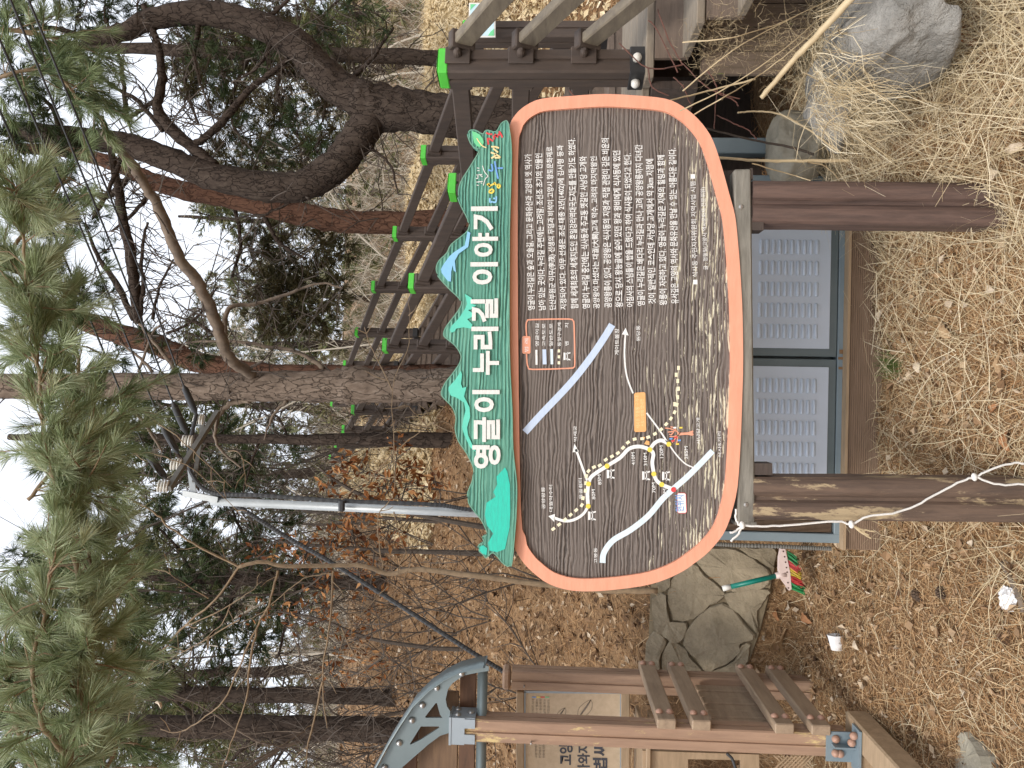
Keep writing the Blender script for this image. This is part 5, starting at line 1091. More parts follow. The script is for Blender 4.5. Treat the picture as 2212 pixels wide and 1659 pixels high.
for i, q in enumerate(BR):
    n = len(q); w0 = 5.6 if i < 6 else 3.2
    mb = MB(); limb(mb, [p+(w0*(1-.65*j/(n-1)), 3.9-.12*j/(n-1)*(1 if i % 2 else -1)) for j, p in enumerate(q)], 3.9, 5, 5, .05, .5); build('branch', mb, mt_twig, sap)
mb = MB()
for q in BR:
    for _ in range(3):
        j = rng.integers(0, len(q)-1); f = rng.random(); p = lerp(q[j], q[j+1], f); d = (arr(q[j+1])-arr(q[j])); d /= np.linalg.norm(d)+1e-6
        pd = arr([-d[1], d[0]])*rng.choice([-1, 1]); e = p+(d*.7+pd*.6)*rng.uniform(20, 60); mid = (p+e)/2+pd*4
        mb.tube([PY(*p, 3.9), PY(*mid, 3.88), PY(*e, 3.86)], [.003, .0022, .0014], 4, caps=False)
build('twigs', mb, mt_twig, sap, kind='stuff')
lf = MB().add([PY(*r31(*p), 3.85) for p in ((1000, 1235), (1020, 1222), (1045, 1232), (1052, 1255), (1042, 1278), (1032, 1260), (1022, 1245))]+[PY(*r31(1030, 1240), 3.82)], [(0, 1, 7), (1, 2, 7), (2, 3, 7), (3, 4, 7), (4, 5, 7), (5, 6, 7), (6, 0, 7)])
build('dry_leaf', lf, mt_bigleaf_p, sap)
# young oaks that kept their brown leaves
for lab, Y, bT, st, cl in (("young oak keeping rust-brown leaves just above the header's left end", 6.3, (1010, 1130), [(1060, 1140, 12), (900, 1110, 11), (760, 1060, 8), (690, 1010, 5)], [(760, 1000, 45, 60), (830, 1050, 45, 60), (880, 1010, 40, 45), (790, 1090, 45, 50), (720, 1050, 40, 34), (900, 1080, 40, 40), (860, 960, 30, 24), (940, 1040, 34, 26)]),
                           ('young oak with rust-brown leaves beside the sapling and the black cable', 6.8, (980, 1190), [(1040, 1195, 12), (850, 1190, 10), (700, 1180, 8), (600, 1170, 5)], [(720, 1170, 50, 56), (780, 1200, 50, 60), (660, 1200, 45, 44), (840, 1170, 45, 44), (700, 1260, 45, 44), (620, 1180, 40, 30), (800, 1270, 40, 36), (760, 1130, 40, 36), (560, 1200, 40, 22)]),
                           ('young oak with sparse rust-brown leaves farther up the leaf slope', 8.0, (900, 1400), [(930, 1400, 10), (800, 1380, 8), (700, 1340, 6), (600, 1320, 4)], [(700, 1340, 50, 40), (760, 1400, 50, 40), (640, 1330, 45, 30), (720, 1450, 45, 30), (820, 1430, 40, 26), (560, 1330, 40, 18), (800, 1340, 40, 26)])):
    base = PY(*bT, Y); root = thing('oak_sapling', lab, 'young oak', (base[0], base[1], gz(base[0], base[1])))
    mb = MB(); path, _ = limb(mb, st, Y, 4, 7, .05, .8); p0 = path[0]; mb.tube([(p0[0], p0[1], gz(p0[0], p0[1])-.05), p0], st[0][2]*Y/FOC/2, 7); P = []
    for (tx, ty, rT, n) in cl:
        c = PY(tx, ty, Y); p, _d = cluster(c, rT*Y/FOC, n); P.append(p); i = np.argmin(np.linalg.norm(path-c, axis=1)); mb.tube([path[i], (path[i]+c)/2+rng.normal(0, .03, 3), c], [.008, .006, .004], 5, caps=False)
        for q in p[::4]: mb.tube([c, q], [.004, .002], 3, caps=False)
    build('stem', mb, mt_twig_d, root); P = np.vstack(P)
    leaves('leaves', P, rand_dirs(len(P)), rng.uniform(.05, .10, len(P)), mt_leaf_o, root, None, None, .42)
# bare brush and saplings up the slope
src = None; mt_pale_s = M('pale_shrub', (.50, .45, .37), (.36, .32, .26), 20, rough=.9, bump=0)
spots = [(-1.6, 6.2), (-2.2, 7.2), (-1.1, 7.8), (-2.9, 6.6), (-3.4, 8.6), (-2.0, 9.4), (-1.4, 10.5), (-4.0, 7.5), (-3.0, 10.4), (-2.4, 5.6), (-4.8, 10), (-.6, 9.6), (-3.6, 12), (-1.0, 12.4), (3.2, 15.4), (4.4, 16.6), (2.4, 17), (5.6, 15.8), (1.4, 17.5), (-2.7, 8.2)]
for i, (x, y) in enumerate(spots):
    lab, grp = ('thin bare brown sapling among fallen leaves on the left slope', 'bare saplings on the leaf slope') if i < 14 or i == 19 else ('pale bare shrub on the crest above the dry yellow slope', 'bare shrubs on the crest')
    root = thing('bare_shrub', lab, 'shrub', (x, y, gz(x, y)), grp)
    if src is None:
        mb = MB()
        for k in range(3):
            d = nrm([rng.normal(0, .25), rng.normal(0, .25), 1]); p = arr([0, 0, -.05]); pts = [p]
            for s in range(7): d = nrm(d+rng.normal(0, .12, 3)); p = p+d*.26; pts.append(p)
            mb.tube(wobble(pts, 2, .004), np.linspace(.008, .0025, 15), 5, caps=False)
            for s in range(2, 8):
                for _ in range(3):
                    e = nrm(d+rng.normal(0, .8, 3)); a = arr(pts[s]); mb.tube([a, a+e*.2+rng.normal(0, .02, 3), a+e*.42+arr([0, 0, .06])+rng.normal(0, .03, 3)], [.006, .004, .002], 3, caps=False)
                    mb.tube([a+e*.2, a+e*.2+nrm(e+rng.normal(0, .8, 3))*.22], [.0035, .0018], 3, caps=False)
        src = MB(); src.v, src.f = [tuple(arr(q)+arr([x, y, gz(x, y)])) for q in mb.v], mb.f
        src = build('branches', src, mt_twig_d, root); src_b = src
    else:
        o = copy_mesh('branches', src_b, (x, y, gz(x, y)), root, (rng.normal(0, .1), rng.normal(0, .1), rng.random()*6.28), (1, 1, rng.uniform(.7, 1.3)))
        if i >= 14 and i != 19:
            o.material_slots[0].link = 'OBJECT'; o.material_slots[0].material = mt_pale_s

# taller leafless trees in the wood
def grow(mb, p, d, l, r, lev):
    pts = [p]; n = 5
    for q in range(n): d = nrm(d+rng.normal(0,   .2 if lev else .15, 3)+arr([0, 0, .04])); pts.append(pts[-1]+d*l/n)
    mb.tube(pts, np.linspace(r, r*.45, n+1), (6, 4, 3, 3)[lev], caps=False)
    if lev < 3:
        for q in range(1, n+1):
            for _ in range((2, 2, 1)[lev]):
                grow(mb, pts[q], nrm(d+rng.normal(0, .75, 3)), l*rng.uniform(.28, .5), r*(.52-.05*q), lev+1)
tsrc = []; mt_pale = M('pale_twigs', (.50, .45, .37), (.36, .32, .26), 20, rough=.9, bump=0)
tall = [(-5.2, 9.5), (-3.9, 9.2), (-3.2, 11.5), (-2.3, 12.5), (-1.7, 9.3), (-.9, 11.2), (-4.6, 12.5), (-6.2, 12), (-1.9, 14.2), (-3.6, 14.5), (-5.4, 15), (-7.5, 14.5), (-.4, 14.8), (1.0, 16.2), (2.2, 15.6), (3.0, 17.5), (3.9, 15.4), (5.1, 16.4), (6.2, 15.2), (4.5, 18.5), (1.8, 18.5), (-2.8, 17), (-1.2, 17.5), (6.8, 18), (0.2, 18.8), (-4.8, 17.8), (7.6, 16.4), (-6.6, 10.2)]
tl = {0: 'leafless grey tree with tangled fine twigs on the left slope', 1: 'leafless pale tree with tangled twigs on the crest behind the stairs'}
for i, (x, y) in enumerate(tall):
    k = 0 if x < -.6 else 1; z = gz(x, y)-.08
    root = thing('bare_tree', tl[k], 'tree', (x, y, z), ('leafless trees on the left slope', 'leafless trees on the crest')[k])
    if len(tsrc) < 4:
        mb = MB(); grow(mb, arr([0, 0, 0]), arr([rng.normal(0, .22), rng.normal(0, .22), 1]), 4.2, .024, 0)
        tsrc.append(build_local('branches', mb, mt_twig_d if len(tsrc) % 2 == 0 else mt_deadlimb, root, (0, 0, 0)))
    else:
        o = copy_mesh('branches', tsrc[(i*2+(k if i % 3 else 0)) % 4], (x, y, z), root, (rng.normal(0, .08), rng.normal(0, .08), rng.random()*6.28), (1, 1, rng.uniform(.75, 1.3)))
        if k or i % 3 == 0: o.material_slots[0].link = 'OBJECT'; o.material_slots[0].material = mt_pale
# ================================================================== BACKGROUND WOODS
far_src = None
bgspots = [(-9, 19), (-5.5, 21), (-2.5, 20), (1, 22), (4.5, 21), (8, 19.5), (11, 23), (-12, 25), (-7, 27), (-1, 28), (3, 27), (7, 28), (-4, 32), (1.5, 34), (9.5, 33), (-10, 36), (5, 38), (13, 30), (-14, 30), (-6.5, 16.8)]
for i, (x, y) in enumerate(bgspots):
    z = gz(x, y); root = thing('background_pine', 'distant olive-green pine in the wood beyond the slope', 'tree', (x, y, z), 'pines in the distant wood')
    s = rng.uniform(.8, 1.25)
    if far_src is None:
        mb = MB().tube(wobble([(x, y, z-.2), (x+.1, y, z+2), (x-.1, y+.1, z+4.5), (x, y, z+7)], 4, .05), np.linspace(.17, .04, 13), 7)
        for k in range(14):
            zz2 = z+1.6+k*.36; d = nrm([rng.normal(), rng.normal(), .25]); mb.tube([(x, y, zz2), arr([x, y, zz2])+d*(1.5-.06*k)], [.035, .01], 4, caps=False)
        tr = build('trunk', mb, mt_bark_d, root)
        P, D = [], []
        for k in range(42):
            zz2 = 1.7+5.6*rng.random(); r = (1.7-.17*zz2)*rng.uniform(.5, 1.2); a = rng.random()*6.28; p, d = cluster((x+r*math.cos(a), y+r*math.sin(a), z+zz2), (.55, .55, .35), 24); P.append(p); D.append(d)
        cr = tufts('crown', np.vstack(P), np.vstack(D), rng.uniform(.2, .34, 42*24), mt_needle_far, root, 9, .022, .9)
        far_src = (tr, cr)
    else:
        for nm, q in zip(('trunk', 'crown'), far_src): copy_mesh(nm, q, (x, y, z), root, (0, 0, rng.random()*6.28), (s, s, s*rng.uniform(.8, 1.2)))
# low brushwood on the hillside beyond: nobody could count the stems
n = 15000
x = rng.uniform(-16, 18, n); y = 14.5+rng.random(n)**1.6*26; P = np.stack([x, y, ground(x, y)], -1); L = rng.uniform(.3, 1.5, n)*(.8+.02*y)
D = np.stack([rng.normal(0, .9, n), rng.normal(0, .9, n), np.ones(n)*.8], -1)
blades('brushwood', P, D, L, rng.uniform(.006, .016, n)*(y/16), rng.normal(0, .3, n), mt_brush, seg=3)
n = 2600
x = rng.uniform(-18, 18, n); y = rng.uniform(17, 42, n); P = np.stack([x, y, ground(x, y)+rng.random(n)**2*2.2], -1)
tufts('undergrowth', P, rand_dirs(n)+arr([0, 0, .6]), rng.uniform(.25, .5, n), mt_needle_far, None, 12, .035, .9, 'stuff', tint=np.clip(rng.normal(.65, .25, n), 0, 1))
# ================================================================== GROUND COVER
def scatter(n, xr, yr, dens=None):
    x = rng.uniform(*xr, n); y = rng.uniform(*yr, n)
    if dens is not None: k = rng.random(n) < dens(x, y); x, y = x[k], y[k]
    return x, y
def lie(n, x, y, up):
    nn = gnormal(x, y); d = rand_dirs(n); d -= nn*(d*nn).sum(1)[:, None]; d /= np.linalg.norm(d, axis=1)[:, None]; return d+nn*up[:, None], nn
def cover(name, n, xr, yr, L, wd, mat, lift, up, dens=None, seg=2, curve=.25, tint=None):
    x, y = scatter(n, xr, yr, dens); n = len(x); D, nn = lie(n, x, y, rng.normal(up[0], up[1], n)); P = np.stack([x, y, ground(x, y)], -1)+nn*rng.uniform(*lift, n)[:, None]
    l = rng.uniform(*L, n); blades(name, P, D, l, rng.uniform(*wd, n), rng.normal(0, curve, n), mat, seg=seg, lift=rng.normal(.05, .05, n), tint=None if tint is None else np.clip(rng.normal(tint, .22, n), 0, 1))
pat = lambda x, y: .5+.5*np.sin(x*2.3+1.7*np.sin(y*2.1))*np.cos(y*1.9+x)
cover('pine_straw', 190000, (-3.2, 2.2), (2.3, 4.6), (.025, .10), (.0016, .0032), mt_litter, (0, .012), (.05, .12), lambda x, y: np.clip(.5+.7*pat(x, y)-.4*(x < -1.25)*(y < 3.3)*(.3+pat(x*2, y*2))-.3*(x > .7), .12, 1), 1)
cover('dry_grass', 17000, (-.7, 2.2), (2.2, 3.75), (.08, .40), (.0012, .0034), mt_straw, (.0, .05), (.08, .2), lambda x, y: np.clip(.14+1.2*(x-.4), .14, 1), 3, .11, .55)
cover('dry_grass', 9000, (-2.6, .6), (2.3, 4.4), (.05, .2), (.0016, .0032), mt_straw, (0, .02), (.05, .15), lambda x, y: np.clip(pat(x, y)*1.1-.4*(x < -1.4)*(y < 3.3), .1, 1), 3, .4, .45)
x, y = scatter(15000, (-2.6, 2.2), (2.3, 4.5)); n = len(x); leaves('leaf_litter', np.stack([x, y, ground(x, y)+rng.uniform(.002, .022, n)], -1), gnormal(x, y)+rng.normal(0, .7, (n, 3)), .009+.04*rng.random(n)**2.5, mt_leaf, tint=np.clip(rng.normal(.55, .28, n), 0, 1), asp=.36)
# fine dead seed heads near the right post
n = 1600; x = rng.uniform(.55, 1.7, n); y = rng.uniform(2.5, 3.4, n); blades('dry_weeds', np.stack([x, y, ground(x, y)], -1), np.stack([rng.normal(0, .6, n), rng.normal(-.1, .5, n), np.ones(n)*.7], -1), rng.uniform(.06, .3, n), np.full(n, .0016), rng.normal(0, .6, n), mt_straw, seg=4)
def flight(x, y): l = .374-.236*(y-7.45); return (x > l-.12) & (x < l+1.22) & (y < 16.2)
# leaf slope
x, y = scatter(60000, (-9, 2.4), (4.66, 15.5), lambda x, y: np.clip(1.15-.055*y-.1*np.maximum(0, x), .2, 1)*np.where((x > -2.2) & (y > 9.5), .1, 1)*~flight(x, y)); n = len(x); leaves('fallen_leaves', np.stack([x, y, ground(x, y)+rng.uniform(.003, .035, n)], -1), gnormal(x, y)+rng.normal(0, .55, (n, 3)), rng.uniform(.02, .075, n)*(.8+.03*y), mt_leaf, tint=np.clip(rng.normal(.40, .36, n), 0, 1), asp=.34)
cover('pine_straw', 150000, (-6, 3.5), (4.6, 12), (.06, .14), (.0022, .0045), mt_litter, (0, .03), (.08, .15), lambda x, y: np.clip(1.2-.07*y, .1, 1), 1, tint=.4)
# dry yellow slope right of the stairs
def right_of(x, y): return (~flight(x, y))*(((x > 2.35-(y-4.9)*.236) | ((y > 9.5) & (x > -2.2)))*1.0)*np.clip(.2+.15*(y-5), .2, 1)
x, y = scatter(80000, (-2.4, 9), (5.4, 16.5), right_of); n = len(x); leaves('slope_leaves', np.stack([x, y, ground(x, y)+rng.uniform(.003, .04, n)], -1), gnormal(x, y)+rng.normal(0, .5, (n, 3)), rng.uniform(.04, .10, n)*(.7+.04*y), mt_grass_y, tint=np.clip(rng.normal(.55, .2, n), 0, 1))
cover('slope_grass', 34000, (-2.2, 9), (8, 16), (.10, .3), (.005, .010), mt_grass_y, (0, .05), (.3, .3), right_of, 2, tint=.6)
cover('slope_straw', 30000, (1.6, 6), (4.9, 9), (.07, .16), (.003, .006), mt_litter, (0, .03), (.1, .15), right_of, 1, tint=.35)
n = 900; P = arr([PY(rng.uniform(1750, 1870), rng.uniform(20, 290), rng.uniform(2.72, 3.0)) for _ in range(n)])
D = np.stack([rng.normal(-.5, .6, n), rng.normal(-.3, .5, n), rng.normal(-.55, .45, n)], -1)
blades('draped_straw', P, D, rng.uniform(.06, .3, n), rng.uniform(.0012, .003, n), rng.normal(0, .3, n), mt_straw, seg=3, lift=rng.normal(.1, .08, n))
# small green tuft
q = on_ground(1945, 788); n = 130
tf = blades('grass_tuft', q+rng.normal(0, .022, (n, 3))*arr([1, 1, 0]), np.stack([rng.normal(0, .5, n), rng.normal(0, .5, n), np.ones(n)], -1), rng.uniform(.05, .12, n), np.full(n, .0024), rng.normal(0, .4, n), mt_tuft, None, None, 3)
tag(tf, 'small tuft of living green grass in the dry litter below the cabinet', 'grass tuft')

# ================================================================== ROCKS, STICKS, SMALL THINGS
def rock(name, label, polyT, Y, depth, mat, seed):
    r_ = np.random.default_rng(seed); pts = arr([PY(*p, Y) for p in polyT]); c = pts.mean(0)
    bm = bmesh.new(); bmesh.ops.create_icosphere(bm, subdivisions=5, radius=1)
    ang = np.arctan2(pts[:, 2]-c[2], pts[:, 0]-c[0]); rad = np.hypot(pts[:, 2]-c[2], pts[:, 0]-c[0]); o = np.argsort(ang)
    A = np.concatenate([ang[o]-2*math.pi, ang[o], ang[o]+2*math.pi]); Rr = np.tile(rad[o], 3)
    ph = r_.random(24)*6.28; pl = [(nrm(r_.normal(0, 1, 3)), r_.uniform(.72, .93)) for _ in range(9)]
    for vtx in bm.verts:
        d = np.array(vtx.co); q = d.copy()
        for (n_, h) in pl:
            sgn = np.dot(q, n_)
            if sgn > h: q = q-n_*(sgn-h)*.92
        a = math.atan2(q[2], q[0]); R = np.interp(a, A, Rr); hz = math.hypot(q[0], q[2])
        pv = Vector(d+seed*3.1); nz = 1+.10*mnoise.fractal(pv*1.7, .9, 2.1, 6)+.03*mnoise.fractal(pv*7, .7, 2.1, 4)
        vtx.co = Vector((math.cos(a)*R*hz*nz, q[1]*depth*nz, math.sin(a)*R*hz*nz))
    bm.verts.index_update(); mb = MB().add([c+arr([0, depth*.55, 0])+np.array(q.co) for q in bm.verts], [[q.index for q in f.verts] for f in bm.faces]); bm.free()
    o = build(name, mb, mat, None, True, origin=c); return tag(o, label, 'rock')
rock('boulder', 'big grey boulder at the edge under the leaning cane', [r_ for r_ in [(1860, -40), (1838, 40), (1850, 90), (1930, 120), (2020, 135), (2084, 128), (2085, 100), (2040, 40), (2020, -60)]], 2.62, .35, mt_boulder, 1)
rock('boulder', 'grey boulder half buried in dry grass behind the right post', [(1785, 90), (1775, 180), (1785, 285), (1830, 310), (1850, 250), (1850, 120), (1830, 70)], 3.12, .16, mt_boulder, 2)
rock('boulder', 'pale boulder in the dark gap beside the steel column', [(1690, 232), (1676, 290), (1680, 350), (1700, 385), (1780, 372), (1795, 300), (1770, 236)], 3.45, .2, mt_rock_pale, 3)
slab = arr([on_ground(*p, 1.9) for p in ((2068, 1600), (2084, 1582), (2112, 1588), (2142, 1612), (2160, 1650), (2150, 1700), (2090, 1710), (2066, 1655))]); sc_ = slab.mean(0); mb = MB()
sm = wobble(np.vstack([slab[-2:], slab, slab[:3]]), 4, .006)[8:8+4*len(slab)]; k = len(sm); zt_ = sc_[2]+.035
lv = [sm*1.0+arr([0, 0, -.04]), np.column_stack([sm[:, :2], sm[:, 2]*.3+zt_*.7-.012]), np.column_stack([(sc_+(sm-sc_)*.93)[:, :2], np.full(k, zt_)+rng.normal(0, .002, k)]), np.column_stack([(sc_+(sm-sc_)*.5)[:, :2], np.full(k, zt_+.004)+rng.normal(0, .002, k)])]
mb.add(np.vstack(lv+[[sc_[0], sc_[1], zt_+.004]]), [(r_*k+i, r_*k+(i+1) % k, (r_+1)*k+(i+1) % k, (r_+1)*k+i) for r_ in range(3) for i in range(k)]+[(3*k+i, 3*k+(i+1) % k, 4*k) for i in range(k)])
tag(build('flat_stone', mb, mt_rock_pale, origin=sc_), 'flat pale stone set in the bare soil beside the shelter', 'rock')
def stick(name, label, cat, pts, wT, mat, nodesz=0):
    mb = MB(); P = [PY(*p) for p in pts]; path = wobble(P, 8, .0008); rr = np.linspace(wT[0], wT[1], len(path))*pts[0][2]/FOC/2
    if nodesz: rr = rr*(1+nodesz*(np.arange(len(path)) % 9 == 4))
    mb.tube(path, rr, 9, .03); return tag(build(name, mb, mat, None, True, origin=P[0]), label, cat)
def r13(x, y): return (1474.7+x/3, y/3)
stick('dry_cane', 'thick pale dry cane leaning up from the boulder', 'cane', [r13(1110, -30)+(2.6,), r13(900, 200)+(2.7,), r13(700, 410)+(2.8,), r13(510, 635)+(2.88,)], (17, 11), mt_cane, .12)
stick('dry_cane', 'upright tan reed standing just right of the right sign post', 'cane', [r13(1090, 1040)+(3.05,), r13(800, 1042)+(3.05,), r13(500, 1040)+(3.05,), r13(200, 1018)+(3.05,)], (8, 5), mt_cane, .15)
stick('dry_cane', 'short pale broken stem pointing at the skirt boards', 'cane', [r13(-80, 650)+(2.95,), r13(200, 580)+(3.0,), r13(472, 512)+(3.0,)], (3, 4.5), mt_cane)
stick('dead_twig', 'dark thin twig crossing in front of the steel column', 'twig', [r13(150, 830)+(3.2,), r13(450, 905)+(3.2,), r13(700, 955)+(3.2,), r13(850, 1000)+(3.2,)], (4, 6), mt_twig_d)
stick('dead_twig', 'curved tan twig above the pale boulder', 'twig', [r13(355, 730)+(3.2,), r13(500, 722)+(3.2,), r13(640, 745)+(3.2,), r13(800, 830)+(3.2,), r13(1010, 985)+(3.15,)], (3.5, 4.5), mt_cane)
stick('fallen_stick', 'grey fallen stick lying over the crumpled white tissue', 'stick', [r33(*q)+(on_ground(*r33(*q))[1]-.02,) for q in ((2075, 330), (2130, 440), (2190, 560), (2205, 640))], (11, 15), mt_deadlimb)
stick('fallen_stick', 'short tan stick lying beside the larger grey stick', 'stick', [r33(*q)+(on_ground(*r33(*q))[1]-.02,) for q in ((2142, 245), (2130, 360), (2108, 480))], (5, 6), mt_cane)
mb = MB()
for q in ([(-20, 720), (300, 560), (640, 330), (1000, 20)], [(0, 590), (320, 330), (700, 120), (1000, -20)], [(0, 275), (300, 245), (600, 160), (950, 0)], [(70, 745), (250, 640), (480, 500), (700, 330), (1050, 40)], [(680, 760), (740, 600), (850, 380), (1010, 160)], [(780, 470), (900, 520), (1100, 550), (1280, 620), (1500, 800)],
          [(1010, 200), (1100, 300), (1230, 560), (1290, 600)], [(1000, 300), (1020, 600), (1090, 800)], [(1240, 200), (1330, 220), (1490, 290), (1510, 330)], [(1530, 540), (1690, 300), (1850, 160), (2060, 30)], [(1500, 910), (1640, 770), (1830, 600)], [(900, 905), (940, 800), (1060, 720)], [(450, 1060), (700, 1130), (830, 1170)], [(810, 1050), (930, 1080), (1020, 1170)], [(1400, 640), (1800, 690), (2212, 800)], [(1800, 690), (2000, 900), (2212, 1160)], [(1660, 1240), (1900, 1225), (2240, 1220)], [(1780, 1460), (1830, 1350), (1900, 1200), (2040, 970)]):
    mb.tube(wobble([PY(*r13(*p), 2.78+.12*math.sin(p[0])) for p in q], 5, .0008), np.linspace(.0024, .0014, (len(q)-1)*5+1), 5, caps=False)
tag(build('grass_stalks', mb, mt_cane), 'long pale dry grass stalks leaning over the boulders', 'grass stalks')
mb = MB()
for q in ([(1800, 280), (1990, 440), (2212, 420)], [(1990, 440), (2010, 560), (2120, 620)], [(2050, 60), (2120, 250), (2212, 420)], [(1490, 600), (1480, 590), (1520, 640)], [(1990, 130), (2050, 200), (2180, 470)]):
    mb.tube(wobble([PY(*r1(*p), 3.2) for p in q], 5, .001), .0028, 5, caps=False)
mt_tr = M('twig_red', (.17, .07, .05), (.1, .05, .04), 30, rough=.8)
tag(build('red_twigs', mb, mt_tr), 'thin reddish bare twigs in front of the landing steps', 'twigs'); mb = MB()
for q in ([(150, 450), (220, 560), (210, 700), (205, 835)], [(0, 410), (150, 560), (260, 610), (370, 640)], [(220, 745), (330, 800), (420, 840), (480, 900)], [(60, 700), (0, 560), (-60, 500)], [(210, 600), (330, 650), (360, 690)]):
    mb.tube(wobble([PY(*r13(*p), 3.15) for p in q], 5, .001), .0026, 5, caps=False)
tag(build('red_twigs', mb, mt_tr), 'thin reddish twigs in the dark gap beside the sign border', 'twigs')
n = 900; c = arr([PY(*r13(*p), 3.0) for p in ((330, 180), (250, 330), (620, 330), (750, 450), (150, 300), (700, 250))]); P = c[rng.integers(0, 6, n)]+rng.normal(0, .055, (n, 3))
sh = blades('weed_sprays', P, rand_dirs(n)+arr([0, 0, .4]), rng.uniform(.02, .07, n), np.full(n, .0013), rng.normal(0, .5, n), mt_straw, None, 'stuff', 2, tint=rng.random(n)*.4)
# broom
BY = 4.12
br = thing('broom', 'broom with pink head, rainbow bristles and green handle propped on stones', 'broom', PY(*r33(700, 400), BY))
hp = [(640, 240), (665, 240), (678, 300), (698, 400), (706, 500), (690, 510), (670, 478), (632, 424), (626, 385), (628, 300)]
build('head', MB().prism([PY(*r33(*p), BY) for p in hp], (0, .035, 0)), mt_broom_h, br)
build('socket', MB().tube([PY(*r33(665, 402), BY+.015), PY(*r33(602, 414), BY+.015)], [.02, .016], 12), mt_broom_h, br, True)
build('handle', MB().tube([PY(*r33(615, 412), BY+.015), PY(*r33(300, 487), BY+.05)], .0135, 12), mt_handle, br, True)
build('handle_end', MB().tube([PY(*r33(312, 484), BY+.048), PY(*r33(258, 497), BY+.055)], .0145, 12), mt_white, br, True)
seg = [(0, mt_bg), (.22, mt_br), (.40, mt_by), (.62, mt_br), (.8, mt_bg), (1, None)]
for (f0, mm), (f1, _) in zip(seg[:-1], seg[1:]):
    mb = MB()
    for k in range(26):
        f = f0+(f1-f0)*rng.random(); a = lerp((676, 250), (705, 505), f); e = lerp((738, 300), (786, 530), f)+rng.normal(0, 7, 2); off = rng.uniform(.003, .03)
        mb.tube([PY(*r33(*a), BY+off), PY(*r33(*((a+e)/2+rng.normal(0, 3, 2))), BY+off-.01), PY(*r33(*e), BY+off-.02)], [.0032, .003, .0022], 4, caps=False)
    build('bristles', mb, mm, br, kind='stuff')
mb = MB()
for p in ((652, 255), (660, 290), (666, 325), (672, 360), (676, 390), (682, 458), (684, 492)): mb.lathe(PY(*r33(*p), BY), (0, -1, 0), [(0, .004), (.002, .004), (.0025, .001)], 8)
build('rivets', mb, mt_bark_r, br)
# paper cup: squashed cone with open mouth
g = on_ground(1812, 1388); cu = thing('paper_cup', 'crushed white paper cup lying in the litter below the stone wall', 'cup', g)
A, B = PY(*r33(990, 800), g[1]-.02), PY(*r33(1000, 893), g[1]-.03); axv = nrm(B-A); L = np.linalg.norm(B-A); sd_ = nrm(np.cross(axv, (0, 1, 0))); V = []; n = 18
for (f, rw, rd) in ((0, .037, .024), (.5, .033, .022), (1, .027, .019), (1, .022, .015), (.9, .018, .012), (.1, .033, .021), (.0, .035, .022)):
    for k in range(n):
        a = k*2*math.pi/n; V.append(A+axv*L*f+sd_*math.cos(a)*rw*(1+.04*math.sin(3*a+f*4))+arr([0, 1, .25])*math.sin(a)*rd)
build('wall', MB().add(V, [(r_*n+i, r_*n+(i+1) % n, (r_+1)*n+(i+1) % n, (r_+1)*n+i) for r_ in range(6) for i in range(n)]+[tuple(4*n+i for i in range(n))]), mt_cup, cu, True)
mb = MB(); k = 18
build('rolled_rim', mb.tube([V[i % n]+axv*-.001 for i in range(n+1)], .0022, 6), mt_cup, cu, True)
# tissue
g = on_ground(2190, 1295); bm = bmesh.new(); bmesh.ops.create_icosphere(bm, subdivisions=3, radius=1)
V = [g+arr([q.co.x*.045, q.co.y*.035, .02+q.co.z*.022])*1.0+rng.normal(0, .0045, 3) for q in bm.verts]; bm.verts.index_update()
mb = MB().add(V, [[q.index for q in f.verts] for f in bm.faces]); bm.free(); tag(build('crumpled_tissue', mb, mt_cup, None, False, origin=g), 'crumpled white tissue half under the grey stick', 'tissue')
# pine cones
cone_parts = None
for p, lab in (((r33(1550, 545)), 'brown pine cone in the litter, nearer the broom'), ((r33(1705, 515)), 'brown pine cone in the litter, nearer the grey stick'), ((r32(1762, 615)), 'brown open pine cone on the leaf slope beside the sign edge')):
    g = on_ground(*p); r = thing('pine_cone', lab, 'pine cone', g, 'fallen pine cones'); g = g+arr([0, 0, .018])
    if cone_parts is None:
        mb = MB()
        for ring in range(7):
            z = -.026+.0085*ring; rr2 = .021*math.sin(math.pi*(ring+1.2)/8.5); k = 8
            for j in range(k):
                a = j*2*math.pi/k+ring*.4; d = arr([math.cos(a), math.sin(a), .35]); c = arr([0, 0, z])+d*rr2*.75; mb.box(c, (rr2*.8, .011, .0035), d, (-math.sin(a), math.cos(a), 0), np.cross(nrm(d), (-math.sin(a), math.cos(a), 0)))
        mb.v = [tuple(arr(q)+g) for q in mb.v]; cs = cone_parts = build('scales', mb, mt_cone, r, origin=g)
    else: cs = copy_mesh('scales', cone_parts, g, r)
    cs.rotation_euler = (rng.random()*2, rng.random()*2, rng.random()*6)
# single large leaves one can pick out
def big_leaf(mat, seed):
    r_ = np.random.default_rng(seed); mb = MB(); nu, nv = 9, 5; V = []
    for i in range(nu):
        u = i/(nu-1); wd = .5*math.sin(math.pi*min(1, u*.92+.05))**.8*(1+.12*math.sin(i*2.4))
        for j in range(nv):
            v_ = (j/(nv-1)-.5)*2; V.append(((u-.5), v_*wd*.5, .18*(v_*v_)*wd+.16*math.sin(u*3.1)*r_.uniform(.7, 1.2)+.02*r_.normal()))
    f = [(i*nv+j, (i+1)*nv+j, (i+1)*nv+j+1, i*nv+j+1) for i in range(nu-1) for j in range(nv-1)]
    me = bpy.data.meshes.new('leaf'); me.from_pydata(V, [], f); me.update(); me.materials.append(mat); me.polygons.foreach_set('use_smooth', np.ones(len(f), bool)); return me
LM = [big_leaf(mt_bigleaf, 1), big_leaf(mt_bigleaf_p, 2), big_leaf(mt_bigleaf_r, 3)]
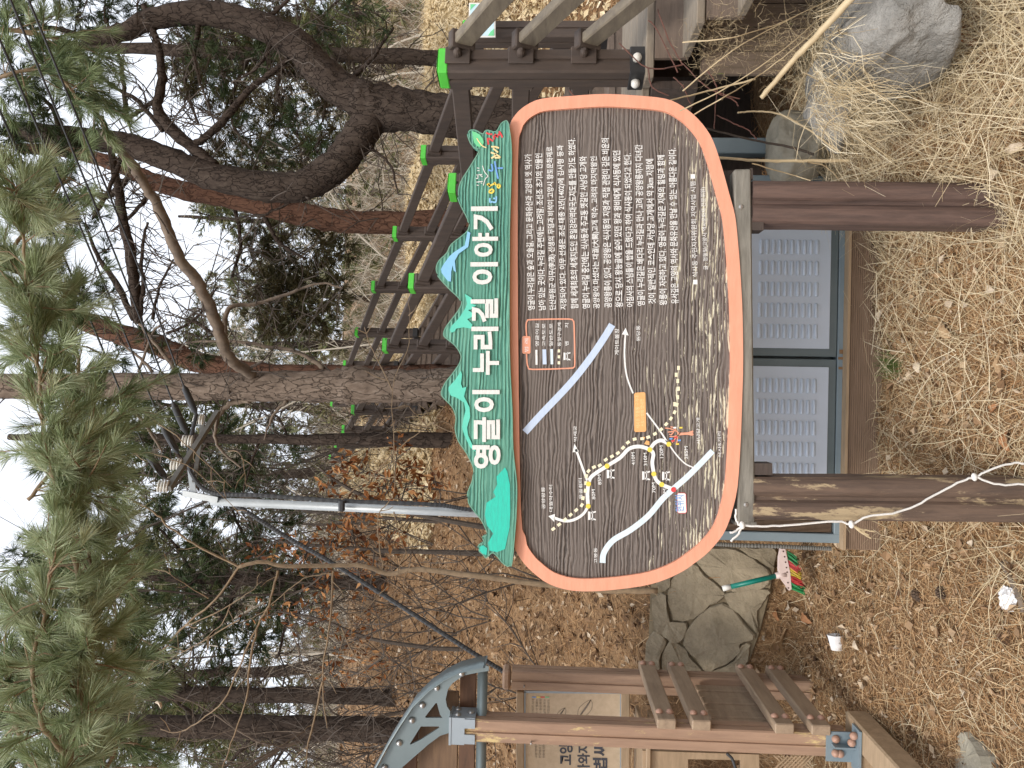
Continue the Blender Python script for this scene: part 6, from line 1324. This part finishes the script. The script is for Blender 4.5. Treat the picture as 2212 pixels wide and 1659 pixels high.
for i, (p, s, k) in enumerate(((r23(1250, 490), .1, 1), (r23(1620, 440), .12, 0), (r23(1740, 480), .09, 0), (r23(2110, 700), .11, 0), (r23(1720, 690), .08, 1), (r23(2140, 1190), .09, 2), (r23(1860, 300), .06, 1), (r23(2020, 230), .06, 1), (r23(1310, 385), .06, 1), (r23(1510, 270), .05, 0), (r33(700, 850), .17, 0), (r33(640, 655), .09, 2), (r33(825, 685), .09, 2), (r33(720, 612), .09, 1), (r33(1180, 1375), .07, 2), (r33(580, 800), .12, 1), (r33(1230, 500), .07, 1), (r33(1910, 205), .06, 1), (r33(1150, 860), .05, 1), (r13(1440, 480), .09, 1), (r13(1120, 730), .11, 1), (r13(1900, 200), .13, 2), (r13(1500, 590), .08, 1), (r13(2050, 1130), .08, 1), (r13(2190, 960), .07, 1), (r13(1240, 800), .09, 0), (r23(1550, 720), .06, 1), (r23(1650, 1020), .06, 1), (r23(1830, 900), .06, 0), (r23(2050, 1000), .07, 2))):
    g = on_ground(*p); o = bpy.data.objects.new('fallen_leaf', LM[k]); o.location = Vector(g)+Vector((0, -.01, .022)); o.scale = (s, s*rng.uniform(.8, 1.2), s)
    o.rotation_euler = (rng.normal(.35, .4), rng.normal(0, .4), rng.random()*6.28); COL.objects.link(o)
    marks = (((1815, 1385), 'beside the white paper cup'), ((1690, 1290), 'near the rainbow broom'), ((1945, 788), 'near the green grass tuft'), ((2190, 1290), 'near the crumpled tissue'), ((1850, 1530), 'near the shelter foot'), ((1950, 60), 'beside the big grey boulder'), ((2100, 440), 'by the foot of the right post'), ((2130, 1010), 'by the foot of the left post'), ((1880, 560), 'just below the right cabinet door'), ((1880, 960), 'just below the left cabinet door'), ((1800, 260), 'on the straw over the half-buried boulder'), ((2080, 700), 'in the open litter between the sign posts'), ((1660, 1370), 'at the foot of the stone wall'))
    near_ = min(marks, key=lambda q: math.hypot(q[0][0]-p[0], q[0][1]-p[1]))[1]
    tag(o, ('large ' if s > .085 else 'small ')+('tan curled', 'pale bleached', 'rust-brown')[k]+' dry leaf '+near_, 'dry leaf', 'large dry leaves on the straw')
print('objects', len(bpy.data.objects), 'tris', sum(len(o.data.polygons) for o in bpy.data.objects if o.type == 'MESH'))
